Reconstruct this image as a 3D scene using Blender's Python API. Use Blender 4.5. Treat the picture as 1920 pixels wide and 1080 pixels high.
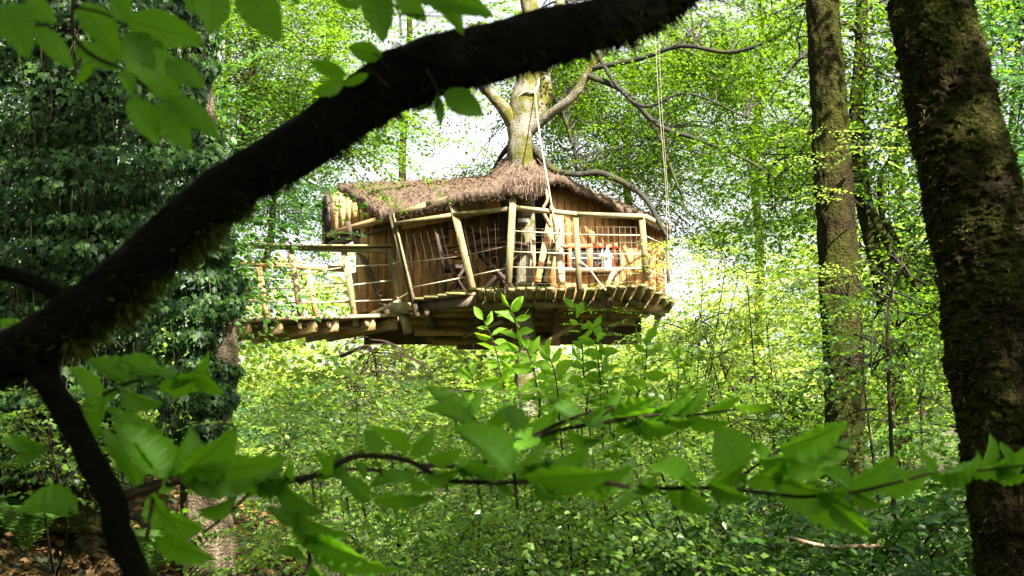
import bpy, math, random
import numpy as np
from mathutils import Vector, Matrix

# ------------------------------------------------------------------ camera, sky, sun
scene = bpy.context.scene
for _o in list(bpy.data.objects):
    bpy.data.objects.remove(_o)
COL = scene.collection
rng = np.random.default_rng(7)
random.seed(7)

CAMZ = 1.6
PITCH = math.radians(10.2)
LENS = 50.0
F = 1920 * LENS / 36.0
cam_d = bpy.data.cameras.new('camera')
cam_d.lens = LENS
cam_d.sensor_width = 36.0
cam_d.clip_start = 0.05
cam_d.clip_end = 600
cam_d.dof.use_dof = True
cam_d.dof.focus_distance = 19.8
cam_d.dof.aperture_fstop = 13.0
cam = bpy.data.objects.new('camera', cam_d)
COL.objects.link(cam)
cam.location = (0, 0, CAMZ)
cam.rotation_euler = (math.radians(90) + PITCH, 0, 0)
scene.camera = cam

TOSUN = Vector((0.40, -0.66, 0.62)).normalized()
world = bpy.data.worlds.new('World')
scene.world = world
world.use_nodes = True
wn = world.node_tree
bg = wn.nodes['Background']
sky = wn.nodes.new('ShaderNodeTexSky')
sky.sky_type = 'NISHITA'
sky.sun_disc = False
sky.sun_elevation = math.asin(TOSUN.z)
sky.sun_rotation = math.atan2(TOSUN.x, TOSUN.y)
sky.dust_density = 4.0
sky.air_density = 1.2
hs = wn.nodes.new('ShaderNodeHueSaturation')
hs.inputs['Saturation'].default_value = 0.15
wn.links.new(sky.outputs[0], hs.inputs['Color'])
wn.links.new(hs.outputs[0], bg.inputs['Color'])
bg.inputs['Strength'].default_value = 0.052

sun_d = bpy.data.lights.new('sun', 'SUN')
sun_d.energy = 5.0
sun_d.angle = math.radians(0.5)
sun_d.color = (1.0, 0.95, 0.86)
sun = bpy.data.objects.new('sun', sun_d)
COL.objects.link(sun)
sun.location = (20, -15, 40)
sun.rotation_euler = TOSUN.to_track_quat('Z', 'Y').to_euler()

scene.view_settings.view_transform = 'Standard'
scene.view_settings.look = 'None'
scene.view_settings.exposure = 2.85
scene.view_settings.gamma = 1.0
scene.view_settings.use_curve_mapping = False
scene.cycles.use_denoising = True
scene.cycles.max_bounces = 8
scene.cycles.diffuse_bounces = 3
scene.cycles.glossy_bounces = 2
scene.cycles.transmission_bounces = 4
scene.cycles.transparent_max_bounces = 4
scene.cycles.caustics_reflective = False
scene.cycles.caustics_refractive = False

CP, SP = math.cos(PITCH), math.sin(PITCH)


def P(px, py, d):
    """world point seen at photo pixel (px, py) whose distance north of the camera is d"""
    a = (px - 960) / F
    b = (540 - py) / F
    k = d / (CP - b * SP)
    return np.array((a * k, d, CAMZ + (SP + b * CP) * k))


def ground_z(x, y):
    x = np.asarray(x, float); y = np.asarray(y, float)
    z = 0.145 * np.clip(y - 1.5, 0, 70)
    z = z + 1.5 * np.exp(-((x + 4.3) / 1.9) ** 2) * np.clip((y - 3) / 5, 0, 1) * np.clip((16 - y) / 5, 0, 1)
    z = z + 0.16 * np.sin(0.7 * x + 1.3) * np.sin(0.5 * y) + 0.07 * np.sin(2.1 * x + y) + 0.05 * np.sin(1.7 * y - x * 1.3)
    z = z + np.clip((x - 4) * 0.06, 0, 3) * np.clip((y - 16) / 10, 0, 1)
    return z


# ------------------------------------------------------------------ object helpers
def offs(p):
    v = Vector((0, 0, 0))
    while p is not None:
        v += p.location
        p = p.parent
    return np.array(v)


def tag(o, label=None, cat=None, group=None, kind=None):
    if label: o['label'] = label
    if cat: o['category'] = cat
    if group: o['group'] = group
    if kind: o['kind'] = kind
    return o


def empty(name, loc, label, cat, group=None):
    o = bpy.data.objects.new(name, None)
    o.empty_display_size = 0.2
    COL.objects.link(o)
    o.location = Vector([float(c) for c in loc])
    return tag(o, label, cat, group)


def mesh_data(name, V, Fc, mats, mat_idx=None, tint=None, smooth=False, uv=None):
    """V (n,3); Fc a list of (m,k) int arrays"""
    me = bpy.data.meshes.new(name)
    V = np.asarray(V, np.float32)
    Fc = [np.asarray(f, np.int32) for f in Fc if len(f)]
    me.vertices.add(len(V))
    me.vertices.foreach_set('co', V.ravel())
    nl = sum(f.size for f in Fc)
    nf = sum(len(f) for f in Fc)
    me.loops.add(nl)
    me.loops.foreach_set('vertex_index', np.concatenate([f.ravel() for f in Fc]))
    me.polygons.add(nf)
    starts = []
    s = 0
    for f in Fc:
        starts.append(s + np.arange(len(f)) * f.shape[1])
        s += f.size
    me.polygons.foreach_set('loop_start', np.concatenate(starts).astype(np.int32))
    if mat_idx is not None:
        me.polygons.foreach_set('material_index', np.asarray(mat_idx, np.int32))
    if smooth:
        me.polygons.foreach_set('use_smooth', np.ones(nf, bool))
    if tint is not None:
        a = me.attributes.new('tint', 'FLOAT', 'FACE')
        a.data.foreach_set('value', np.asarray(tint, np.float32))
    if uv is not None:
        l = me.uv_layers.new(name='UVMap')
        vi = np.concatenate([f.ravel() for f in Fc])
        l.data.foreach_set('uv', np.asarray(uv, np.float32)[vi].ravel())
    for m in (mats if isinstance(mats, (list, tuple)) else [mats]):
        me.materials.append(m)
    me.update(calc_edges=True)
    me.validate()
    return me


def link(name, me, parent=None):
    o = bpy.data.objects.new(name, me)
    COL.objects.link(o)
    o.parent = parent
    return o


class MB:
    """collects shapes into one mesh (world coordinates)"""
    def __init__(s):
        s.V = []; s.F = {}; s.n = 0

    def add(s, V, Fs):
        V = np.asarray(V, float)
        for f in Fs:
            f = np.asarray(f, int)
            if f.size == 0: continue
            s.F.setdefault(f.shape[1], []).append(f + s.n)
        s.V.append(V); s.n += len(V)
        return s

    def beam(s, p0, p1, w, h, up=(0, 0, 1), twist=0.0):
        p0 = np.asarray(p0, float); p1 = np.asarray(p1, float)
        d = p1 - p0; d = d / np.linalg.norm(d)
        up = np.asarray(up, float)
        if abs(d @ up) > 0.98: up = np.array((0, 1, 0.))
        sd = np.cross(d, up); sd /= np.linalg.norm(sd)
        u = np.cross(sd, d)
        c = []
        for p in (p0, p1):
            for a, b in ((-1, -1), (1, -1), (1, 1), (-1, 1)):
                c.append(p + sd * a * w / 2 + u * b * h / 2)
        s.add(c, [[(0, 1, 2, 3), (7, 6, 5, 4), (0, 4, 5, 1), (1, 5, 6, 2), (2, 6, 7, 3), (3, 7, 4, 0)]])
        return s

    def hexa(s, c):
        """8 corners: 0-3 front ring, 4-7 back ring"""
        s.add(c, [[(0, 1, 2, 3), (7, 6, 5, 4), (0, 4, 5, 1), (1, 5, 6, 2), (2, 6, 7, 3), (3, 7, 4, 0)]])
        return s

    def tube(s, pts, rad, n=8, cap=True, noise=None):
        V, Fs = tube(pts, rad, n, noise)
        s.add(V, Fs)
        return s

    def lathe(s, centre, prof, n=16):
        V = []
        for r, z in prof:
            for k in range(n):
                a = 2 * math.pi * k / n
                V.append((centre[0] + r * math.cos(a), centre[1] + r * math.sin(a), centre[2] + z))
        Fq = []
        for i in range(len(prof) - 1):
            for k in range(n):
                Fq.append((i * n + k, i * n + (k + 1) % n, (i + 1) * n + (k + 1) % n, (i + 1) * n + k))
        s.add(V, [Fq])
        s.add(V[:n], [[tuple(range(n))[::-1]]])
        s.add(V[-n:], [[tuple(range(n))]])
        return s

    def build(s, name, mat, parent=None, smooth=False):
        V = np.concatenate(s.V) - offs(parent)
        Fs = [np.concatenate(v) for v in s.F.values()]
        return link(name, mesh_data(name, V, Fs, mat, smooth=smooth), parent)


def curve(pts, n):
    """Catmull-Rom through pts, n samples per span"""
    p = np.asarray(pts, float)
    q = np.vstack([2 * p[0] - p[1], p, 2 * p[-1] - p[-2]])
    out = []
    for i in range(len(p) - 1):
        a, b, c, d = q[i:i + 4]
        for t in np.arange(n) / n:
            out.append(0.5 * (2 * b + (c - a) * t + (2 * a - 5 * b + 4 * c - d) * t * t + (-a + 3 * b - 3 * c + d) * t ** 3))
    out.append(p[-1])
    return np.array(out)


def tube(pts, rad, n=8, noise=None):
    p = np.asarray(pts, float)
    m = len(p)
    rad = np.broadcast_to(np.asarray(rad, float), (m,)) if np.ndim(rad) == 0 or len(rad) == m else \
        np.interp(np.linspace(0, 1, m), np.linspace(0, 1, len(rad)), rad)
    t = np.gradient(p, axis=0)
    t /= np.linalg.norm(t, axis=1)[:, None] + 1e-12
    ref = np.array((0.13, 0.95, 0.2)) if abs(t[0] @ np.array((0.13, 0.95, 0.2))) < 0.9 else np.array((1., 0, 0))
    U = np.empty_like(p)
    u = np.cross(t[0], ref); u /= np.linalg.norm(u)
    for i in range(m):
        u = u - t[i] * (u @ t[i]); u /= np.linalg.norm(u) + 1e-12
        U[i] = u
    W = np.cross(t, U)
    a = 2 * np.pi * np.arange(n) / n
    R = rad[:, None] * np.ones((1, n))
    if noise is not None:
        R = R * (1 + noise(m, n))
    V = p[:, None, :] + R[..., None] * (np.cos(a)[None, :, None] * U[:, None, :] + np.sin(a)[None, :, None] * W[:, None, :])
    V = V.reshape(-1, 3)
    i = np.arange(m - 1)[:, None] * n; k = np.arange(n)[None, :]; k2 = (k + 1) % n
    Fq = np.stack([i + k, i + k2, i + n + k2, i + n + k], -1).reshape(-1, 4)
    V = np.vstack([V, p[0], p[-1]])
    k = np.arange(n); k2 = (k + 1) % n
    T = np.vstack([np.stack([np.full(n, m * n), k2, k], 1), np.stack([np.full(n, m * n + 1), (m - 1) * n + k, (m - 1) * n + k2], 1)])
    return V, [Fq, T]


def vnoise(m, n, fu, fv, seed):
    """smooth value noise on an m x n grid, periodic across n"""
    r = np.random.default_rng(seed)
    gu = max(2, int(fu)); gv = max(2, int(fv))
    g = r.random((gv + 2, gu)) * 2 - 1
    v = np.linspace(0, gv, m, endpoint=False)[:, None]; u = (np.arange(n) / n * gu)[None, :]
    vi = v.astype(int); ui = u.astype(int)
    fv_ = v - vi; fu_ = u - ui
    fv_ = fv_ * fv_ * (3 - 2 * fv_); fu_ = fu_ * fu_ * (3 - 2 * fu_)
    a = g[vi, ui % gu]; b = g[vi, (ui + 1) % gu]; c = g[vi + 1, ui % gu]; d = g[vi + 1, (ui + 1) % gu]
    return (a * (1 - fu_) + b * fu_) * (1 - fv_) + (c * (1 - fu_) + d * fu_) * fv_


# ------------------------------------------------------------------ materials
def newmat(name):
    m = bpy.data.materials.new(name)
    m.use_nodes = True
    nt = m.node_tree
    return m, nt, nt.nodes['Principled BSDF']


def N(nt, t, **kw):
    n = nt.nodes.new(t)
    for k, v in kw.items():
        if k in n.inputs: n.inputs[k].default_value = v
        else: setattr(n, k, v)
    return n


def ramp(nt, stops):
    n = nt.nodes.new('ShaderNodeValToRGB')
    cr = n.color_ramp
    while len(cr.elements) < len(stops): cr.elements.new(0.5)
    for e, (p, c) in zip(cr.elements, stops):
        e.position = p; e.color = (*c, 1)
    return n


def leaf_mat(name, dark, light, trans, tmix=0.45, rough=0.45, spec=0.35):
    m, nt, pb = newmat(name)
    at = N(nt, 'ShaderNodeAttribute', attribute_name='tint')
    mx = N(nt, 'ShaderNodeMix', data_type='RGBA')
    nt.links.new(at.outputs['Fac'], mx.inputs[0])
    mx.inputs[6].default_value = (*dark, 1); mx.inputs[7].default_value = (*light, 1)
    nt.links.new(mx.outputs[2], pb.inputs['Base Color'])
    pb.inputs['Roughness'].default_value = rough
    pb.inputs['Specular IOR Level'].default_value = spec
    tr = nt.nodes.new('ShaderNodeBsdfTranslucent')
    mt = N(nt, 'ShaderNodeMix', data_type='RGBA')
    nt.links.new(at.outputs['Fac'], mt.inputs[0])
    mt.inputs[6].default_value = (*[c * 0.7 for c in trans], 1); mt.inputs[7].default_value = (*[c * 1.25 for c in trans], 1)
    nt.links.new(mt.outputs[2], tr.inputs['Color'])
    ms = nt.nodes.new('ShaderNodeMixShader'); ms.inputs[0].default_value = tmix
    nt.links.new(pb.outputs[0], ms.inputs[1]); nt.links.new(tr.outputs[0], ms.inputs[2])
    nt.links.new(ms.outputs[0], nt.nodes['Material Output'].inputs['Surface'])
    return m


def bark_mat(name, c0, c1, moss, moss_amt=0.5, scale=14.0, stretch=0.3, bump=0.6):
    m, nt, pb = newmat(name)
    tc = nt.nodes.new('ShaderNodeTexCoord')
    mp = N(nt, 'ShaderNodeMapping'); mp.inputs['Scale'].default_value = (1, 1, stretch)
    nt.links.new(tc.outputs['Object'], mp.inputs['Vector'])
    n1 = N(nt, 'ShaderNodeTexNoise', Scale=scale, Detail=9.0, Roughness=0.65)
    nt.links.new(mp.outputs[0], n1.inputs['Vector'])
    r1 = ramp(nt, [(0.3, c0), (0.7, c1)])
    nt.links.new(n1.outputs['Fac'], r1.inputs[0])
    n2 = N(nt, 'ShaderNodeTexNoise', Scale=2.6, Detail=8.0, Roughness=0.7)
    nt.links.new(tc.outputs['Object'], n2.inputs['Vector'])
    r2 = ramp(nt, [(0.62 - 0.3 * moss_amt, (0, 0, 0)), (0.72 - 0.3 * moss_amt, (1, 1, 1))])
    nt.links.new(n2.outputs['Fac'], r2.inputs[0])
    n3 = N(nt, 'ShaderNodeTexNoise', Scale=60.0, Detail=4.0)
    nt.links.new(tc.outputs['Object'], n3.inputs['Vector'])
    mossr = ramp(nt, [(0.3, tuple(c * 0.45 for c in moss)), (0.75, tuple(min(1, c * 1.5) for c in moss))])
    nt.links.new(n3.outputs['Fac'], mossr.inputs[0])
    mx = N(nt, 'ShaderNodeMix', data_type='RGBA')
    nt.links.new(r2.outputs[0], mx.inputs[0]); nt.links.new(r1.outputs[0], mx.inputs[6]); nt.links.new(mossr.outputs[0], mx.inputs[7])
    nt.links.new(mx.outputs[2], pb.inputs['Base Color'])
    pb.inputs['Roughness'].default_value = 0.95
    pb.inputs['Specular IOR Level'].default_value = 0.04
    ad = N(nt, 'ShaderNodeMath', operation='ADD')
    nt.links.new(n1.outputs['Fac'], ad.inputs[0]); nt.links.new(n3.outputs['Fac'], ad.inputs[1])
    bp = N(nt, 'ShaderNodeBump', Strength=bump, Distance=0.06)
    nt.links.new(ad.outputs[0], bp.inputs['Height']); nt.links.new(bp.outputs[0], pb.inputs['Normal'])
    return m


def wood_mat(name, c0, c1, vary=0.25, scale=(30, 30, 2.2), green=None, gamt=0.0):
    m, nt, pb = newmat(name)
    tc = nt.nodes.new('ShaderNodeTexCoord')
    oi = nt.nodes.new('ShaderNodeObjectInfo')
    mp = N(nt, 'ShaderNodeMapping'); mp.inputs['Scale'].default_value = scale
    nt.links.new(tc.outputs['Object'], mp.inputs['Vector'])
    sc_ = N(nt, 'ShaderNodeMath', operation='MULTIPLY'); sc_.inputs[1].default_value = 37.0
    nt.links.new(oi.outputs['Random'], sc_.inputs[0])
    nt.links.new(sc_.outputs[0], mp.inputs['Location'])
    n1 = N(nt, 'ShaderNodeTexNoise', Scale=1.0, Detail=7.0, Roughness=0.65, Distortion=0.4)
    nt.links.new(mp.outputs[0], n1.inputs['Vector'])
    r1 = ramp(nt, [(0.25, c0), (0.72, c1)])
    nt.links.new(n1.outputs['Fac'], r1.inputs[0])
    out = r1.outputs[0]
    hsv = N(nt, 'ShaderNodeHueSaturation')
    mr = N(nt, 'ShaderNodeMapRange'); mr.inputs['To Min'].default_value = 1 - vary; mr.inputs['To Max'].default_value = 1 + vary
    nt.links.new(oi.outputs['Random'], mr.inputs['Value']); nt.links.new(mr.outputs[0], hsv.inputs['Value'])
    nt.links.new(out, hsv.inputs['Color']); out = hsv.outputs[0]
    n2 = N(nt, 'ShaderNodeTexNoise', Scale=3.0, Detail=8.0, Roughness=0.7)
    nt.links.new(tc.outputs['Object'], n2.inputs['Vector'])
    st = ramp(nt, [(0.45, (1, 1, 1)), (0.72, (0.35, 0.3, 0.25))])
    nt.links.new(n2.outputs['Fac'], st.inputs[0])
    mu = N(nt, 'ShaderNodeMix', data_type='RGBA', blend_type='MULTIPLY'); mu.inputs[0].default_value = 0.8
    nt.links.new(out, mu.inputs[6]); nt.links.new(st.outputs[0], mu.inputs[7]); out = mu.outputs[2]
    if green:
        n3 = N(nt, 'ShaderNodeTexNoise', Scale=7.0, Detail=9.0, Roughness=0.75)
        nt.links.new(tc.outputs['Object'], n3.inputs['Vector'])
        r3 = ramp(nt, [(0.6 - 0.3 * gamt, (0, 0, 0)), (0.75 - 0.3 * gamt, (1, 1, 1))])
        nt.links.new(n3.outputs['Fac'], r3.inputs[0])
        mg = N(nt, 'ShaderNodeMix', data_type='RGBA'); mg.inputs[7].default_value = (*green, 1)
        nt.links.new(r3.outputs[0], mg.inputs[0]); nt.links.new(out, mg.inputs[6]); out = mg.outputs[2]
    nt.links.new(out, pb.inputs['Base Color'])
    pb.inputs['Roughness'].default_value = 0.75
    pb.inputs['Specular IOR Level'].default_value = 0.3
    bp = N(nt, 'ShaderNodeBump', Strength=0.4, Distance=0.01)
    nt.links.new(n1.outputs['Fac'], bp.inputs['Height']); nt.links.new(bp.outputs[0], pb.inputs['Normal'])
    return m


def plain(name, c, rough=0.6, spec=0.4, var=0.25, scale=12.0):
    m, nt, pb = newmat(name)
    tc = nt.nodes.new('ShaderNodeTexCoord')
    n1 = N(nt, 'ShaderNodeTexNoise', Scale=scale, Detail=6.0)
    nt.links.new(tc.outputs['Object'], n1.inputs['Vector'])
    r = ramp(nt, [(0.3, tuple(x * (1 - var) for x in c)), (0.7, tuple(min(1, x * (1 + var)) for x in c))])
    nt.links.new(n1.outputs['Fac'], r.inputs[0]); nt.links.new(r.outputs[0], pb.inputs['Base Color'])
    pb.inputs['Roughness'].default_value = rough
    pb.inputs['Specular IOR Level'].default_value = spec
    return m


M = {}
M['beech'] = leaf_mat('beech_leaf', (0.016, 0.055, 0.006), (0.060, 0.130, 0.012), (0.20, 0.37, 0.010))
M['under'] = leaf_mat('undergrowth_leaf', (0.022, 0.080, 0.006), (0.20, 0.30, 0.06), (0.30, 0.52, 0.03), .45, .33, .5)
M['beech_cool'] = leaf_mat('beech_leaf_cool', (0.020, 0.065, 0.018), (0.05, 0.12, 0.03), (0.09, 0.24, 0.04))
M['bright'] = leaf_mat('sunny_leaf', (0.085, 0.16, 0.015), (0.27, 0.38, 0.07), (0.50, 0.66, 0.07), 0.5)  # sunlight on slope and bushes is painted into this paler leaf colour
M['shoot'] = leaf_mat('shoot_leaf', (0.06, 0.15, 0.012), (0.11, 0.22, 0.02), (0.20, 0.46, 0.02), 0.5, 0.4)
M['holly'] = leaf_mat('holly_leaf', (0.008, 0.040, 0.004), (0.07, 0.16, 0.022), (0.08, 0.22, 0.012), 0.35, 0.36, 0.35)
M['ivy'] = leaf_mat('ivy_leaf', (0.004, 0.018, 0.003), (0.05, 0.11, 0.018), (0.04, 0.13, 0.010), 0.25, 0.45, 0.2)
M['moss'] = leaf_mat('moss_fringe', (0.030, 0.040, 0.006), (0.085, 0.10, 0.012), (0.10, 0.13, 0.010), 0.4, 0.9, 0.1)
M['fern'] = leaf_mat('fern_leaf', (0.04, 0.10, 0.015), (0.09, 0.18, 0.03), (0.14, 0.30, 0.03), 0.45)
M['litter'] = leaf_mat('dead_leaf', (0.04, 0.025, 0.010), (0.20, 0.12, 0.045), (0.2, 0.1, 0.02), 0.15, 0.8, 0.1)
M['twig'] = plain('twig_bark', (0.022, 0.014, 0.009), 0.85, 0.1)
M['branch'] = plain('branch_bark', (0.03, 0.026, 0.018), 0.85, 0.2, .4)
M['bark_beech'] = bark_mat('beech_bark', (0.075, 0.066, 0.048), (0.22, 0.195, 0.15), (0.075, 0.072, 0.013), 0.6, 9.0, 0.25)
M['bark_grey'] = bark_mat('grey_limb_bark', (0.016, 0.016, 0.013), (0.055, 0.052, 0.040), (0.06, 0.06, 0.015), 0.3, 12.0, 0.5)
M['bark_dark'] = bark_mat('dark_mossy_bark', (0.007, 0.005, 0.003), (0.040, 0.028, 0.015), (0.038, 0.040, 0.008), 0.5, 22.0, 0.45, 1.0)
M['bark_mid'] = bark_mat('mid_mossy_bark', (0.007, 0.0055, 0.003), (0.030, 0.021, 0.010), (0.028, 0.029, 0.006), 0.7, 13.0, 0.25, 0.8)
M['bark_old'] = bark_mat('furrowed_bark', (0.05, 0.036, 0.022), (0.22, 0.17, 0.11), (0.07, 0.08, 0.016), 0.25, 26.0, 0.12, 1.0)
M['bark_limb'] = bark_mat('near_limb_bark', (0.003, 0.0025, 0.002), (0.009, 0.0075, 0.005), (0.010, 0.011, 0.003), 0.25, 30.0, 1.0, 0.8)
M['wall'] = wood_mat('honey_boards', (0.30, 0.13, 0.042), (0.52, 0.28, 0.11))
M['wall2'] = wood_mat('grey_brown_boards', (0.24, 0.14, 0.058), (0.46, 0.29, 0.13))
M['post'] = wood_mat('weathered_post', (0.10, 0.076, 0.034), (0.23, 0.18, 0.088), 0.15, (20, 20, 3), (0.16, 0.17, 0.04), 0.25)
M['rail'] = wood_mat('pale_rail', (0.16, 0.127, 0.06), (0.32, 0.26, 0.14), 0.12, (3, 20, 20), (0.2, 0.2, 0.05), 0.15)
M['deck'] = wood_mat('mossy_deck_board', (0.14, 0.10, 0.045), (0.30, 0.23, 0.11), 0.2, (20, 2, 20), (0.12, 0.14, 0.03), 0.35)
M['joist'] = wood_mat('brown_joist', (0.20, 0.12, 0.05), (0.46, 0.30, 0.135), 0.2, (3, 3, 20), (0.13, 0.14, 0.03), 0.25)
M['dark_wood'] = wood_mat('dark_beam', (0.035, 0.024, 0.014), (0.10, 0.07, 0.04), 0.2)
M['furn'] = wood_mat('varnished_dark_wood', (0.016, 0.009, 0.006), (0.05, 0.026, 0.016), 0.15)
M['thatch'] = plain('thatch', (0.085, 0.058, 0.04), 0.95, 0.1, 0.5, 30.0)
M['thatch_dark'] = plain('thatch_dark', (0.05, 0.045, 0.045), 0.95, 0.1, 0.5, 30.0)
M['straw'] = leaf_mat('straw_strand', (0.030, 0.020, 0.013), (0.16, 0.108, 0.072), (0.04, 0.03, 0.015), 0.1, 0.85, 0.1)
M['wire'] = plain('rusty_wire', (0.06, 0.04, 0.025), 0.5, 0.5)
M['wire_pale'] = plain('pale_wire', (0.22, 0.19, 0.12), 0.5, 0.4)
M['rope'] = plain('pale_rope', (0.34, 0.30, 0.19), 0.9, 0.1, 0.15, 60)
M['paint_red'] = plain('orange_red_paint', (0.50, 0.12, 0.04), 0.55, 0.4, 0.3)
M['white'] = plain('white_paint', (0.78, 0.76, 0.72), 0.6, 0.3, 0.08)
M['shingle'] = plain('pale_shingle', (0.55, 0.50, 0.42), 0.8, 0.2, 0.3, 40)
M['glass'] = plain('dark_glass', (0.02, 0.03, 0.035), 0.06, 0.8, 0.2)
M['log'] = bark_mat('peeled_log', (0.18, 0.125, 0.075), (0.33, 0.25, 0.16), (0.1, 0.06, 0.03), 0.1, 12, 0.3, 0.4)

# ground material
def ground_mat():
    m, nt, pb = newmat('forest_soil')
    tc = nt.nodes.new('ShaderNodeTexCoord')
    n1 = N(nt, 'ShaderNodeTexNoise', Scale=1.3, Detail=10.0, Roughness=0.7)
    n2 = N(nt, 'ShaderNodeTexNoise', Scale=18.0, Detail=8.0, Roughness=0.7)
    nt.links.new(tc.outputs['Object'], n1.inputs['Vector']); nt.links.new(tc.outputs['Object'], n2.inputs['Vector'])
    r = ramp(nt, [(0.3, (0.012, 0.010, 0.005)), (0.5, (0.04, 0.026, 0.012)), (0.7, (0.08, 0.052, 0.02))])
    nt.links.new(n2.outputs['Fac'], r.inputs[0])
    g = ramp(nt, [(0.42, (0, 0, 0)), (0.58, (1, 1, 1))])
    nt.links.new(n1.outputs['Fac'], g.inputs[0])
    mx = N(nt, 'ShaderNodeMix', data_type='RGBA'); mx.inputs[7].default_value = (0.018, 0.035, 0.007, 1)
    nt.links.new(g.outputs[0], mx.inputs[0]); nt.links.new(r.outputs[0], mx.inputs[6])
    nt.links.new(mx.outputs[2], pb.inputs['Base Color'])
    pb.inputs['Roughness'].default_value = 0.95
    bp = N(nt, 'ShaderNodeBump', Strength=1.0, Distance=0.05)
    nt.links.new(n2.outputs['Fac'], bp.inputs['Height']); nt.links.new(bp.outputs[0], pb.inputs['Normal'])
    return m
M['soil'] = ground_mat()

# ------------------------------------------------------------------ leaves: numpy scatter
LEAF2 = (np.array([(0, 0, 0), (-.34, .46, .07), (0, 1, -.05), (.34, .46, .07)], float), np.array([(0, 3, 2), (0, 2, 1)]))
LEAF4 = (np.array([(0, 0, 0), (-.24, .28, .05), (-.25, .62, .04), (0, 1, -.10), (.25, .62, .04), (.24, .28, .05), (0, .5, -.01)], float),
         np.array([(0, 6, 1), (1, 6, 2), (2, 6, 3), (3, 6, 4), (4, 6, 5), (5, 6, 0)]))
_iv = [(0, 0), (.28, -.12), (.30, .12), (.55, .38), (.26, .46), (0, 1.0), (-.26, .46), (-.55, .38), (-.30, .12), (-.28, -.12)]
IVY = (np.array([(x, y, .07 * abs(x) / .5) for x, y in _iv] + [(0, .35, 0)], float),
       np.array([(i, (i + 1) % 10, 10) for i in range(10)]))
_hl = [(0, 0), (.16, .12), (.34, .10), (.22, .32), (.40, .42), (.22, .56), (.30, .78), (.12, .80), (0, 1.08),
       (-.12, .80), (-.30, .78), (-.22, .56), (-.40, .42), (-.22, .32), (-.34, .10), (-.16, .12)]
HOLLY = (np.array([(x, y, .25 * abs(x)) for x, y in _hl] + [(0, .45, -.02)], float),
         np.array([(i, (i + 1) % 16, 16) for i in range(16)]))


def frames(direc, normal):
    y = direc / (np.linalg.norm(direc, axis=1)[:, None] + 1e-9)
    z = normal - y * np.sum(normal * y, 1)[:, None]
    z /= np.linalg.norm(z, axis=1)[:, None] + 1e-9
    x = np.cross(y, z)
    return np.stack([x, y, z], 1)      # rows: axes


def scatter(tmpl, pos, direc, normal, size):
    """returns V, F for one template placed n times"""
    TV, TF = tmpl
    R = frames(direc, normal)
    V = np.einsum('vk,nkj->nvj', TV, R) * np.asarray(size)[:, None, None] + pos[:, None, :]
    nv = len(TV)
    Fc = TF[None] + (np.arange(len(pos)) * nv)[:, None, None]
    return V.reshape(-1, 3), Fc.reshape(-1, TF.shape[1])


def spray_template(r, leaf=LEAF2, L=0.85, side=0.42, lsz=0.066, step=0.05, sidestep=0.085, wob=0.6):
    """flat fan of alternate leaves; returns verts, leaf tris, twig quads"""
    pos, dr, nm, sz = [], [], [], []
    axes = []
    def run(p0, ang, length, droop):
        n = max(2, int(length / step))
        pts = []
        for i in range(n + 1):
            s = i / n * length
            a = ang + 0.15 * math.sin(s * 6 + ang * 5)
            pts.append(np.array((p0[0] + math.sin(a) * s, p0[1] + math.cos(a) * s, p0[2] - droop * s * s)))
        for i in range(1, n + 1):
            sgn = 1 if i % 2 else -1
            la = ang + sgn * (0.75 + r.uniform(-.25, .25)) * (0.25 if i == n else 1)
            if r.random() < 0.08: continue
            pos.append(pts[i]); dr.append((math.sin(la), math.cos(la), r.uniform(-.5, .12)))
            nm.append((r.normal(0, wob), r.normal(0, wob), 1)); sz.append(lsz * r.uniform(.7, 1.2) * (1 - .25 * i / n))
        axes.append((pts[0], pts[-1], length))
    run((0, 0, 0), 0, L, 0.25)
    n = int(L / sidestep)
    for i in range(1, n):
        s = i * sidestep
        sgn = 1 if i % 2 else -1
        run((0, s, -0.25 * s * s), sgn * (0.85 + r.uniform(-.15, .15)), side * (1 - 0.55 * s / L) * r.uniform(.6, 1.15), 0.5)
    V, Fl = scatter(leaf, np.array(pos), np.array(dr), np.array(nm), np.array(sz))
    TV, TF = [], []
    for a, b, l in axes:
        w = 0.004 if l > 0.6 else 0.0022
        d = (b - a); sd = np.array((d[1], -d[0], 0)); sd = sd / (np.linalg.norm(sd) + 1e-9) * w
        k = len(TV)
        TV += [a - sd, a + sd, b + sd * .4, b - sd * .4]
        TF += [(k, k + 1, k + 2), (k, k + 2, k + 3)]
    nlv = len(V)
    V = np.vstack([V, np.array(TV)])
    return V, Fl, np.array(TF) + nlv, len(leaf[1])


_r = np.random.default_rng(3)
SPR = {
    'beech': [spray_template(_r, wob=.35) for _ in range(6)],
    'layer': [spray_template(_r, LEAF2, 1.0, 0.5, 0.062, 0.05, 0.10, .25) for _ in range(5)],
    'small': [spray_template(_r, LEAF2, 0.6, 0.3, 0.045, 0.036, 0.07) for _ in range(5)],
    'big': [spray_template(_r, LEAF2, 1.0, 0.5, 0.105, 0.085, 0.12) for _ in range(5)],
    'near': [spray_template(_r, LEAF4, 0.7, 0.34, 0.062, 0.055, 0.09) for _ in range(5)],
    'holly': [spray_template(_r, HOLLY, 0.45, 0.24, 0.058, 0.05, 0.09) for _ in range(4)],
}


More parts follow.
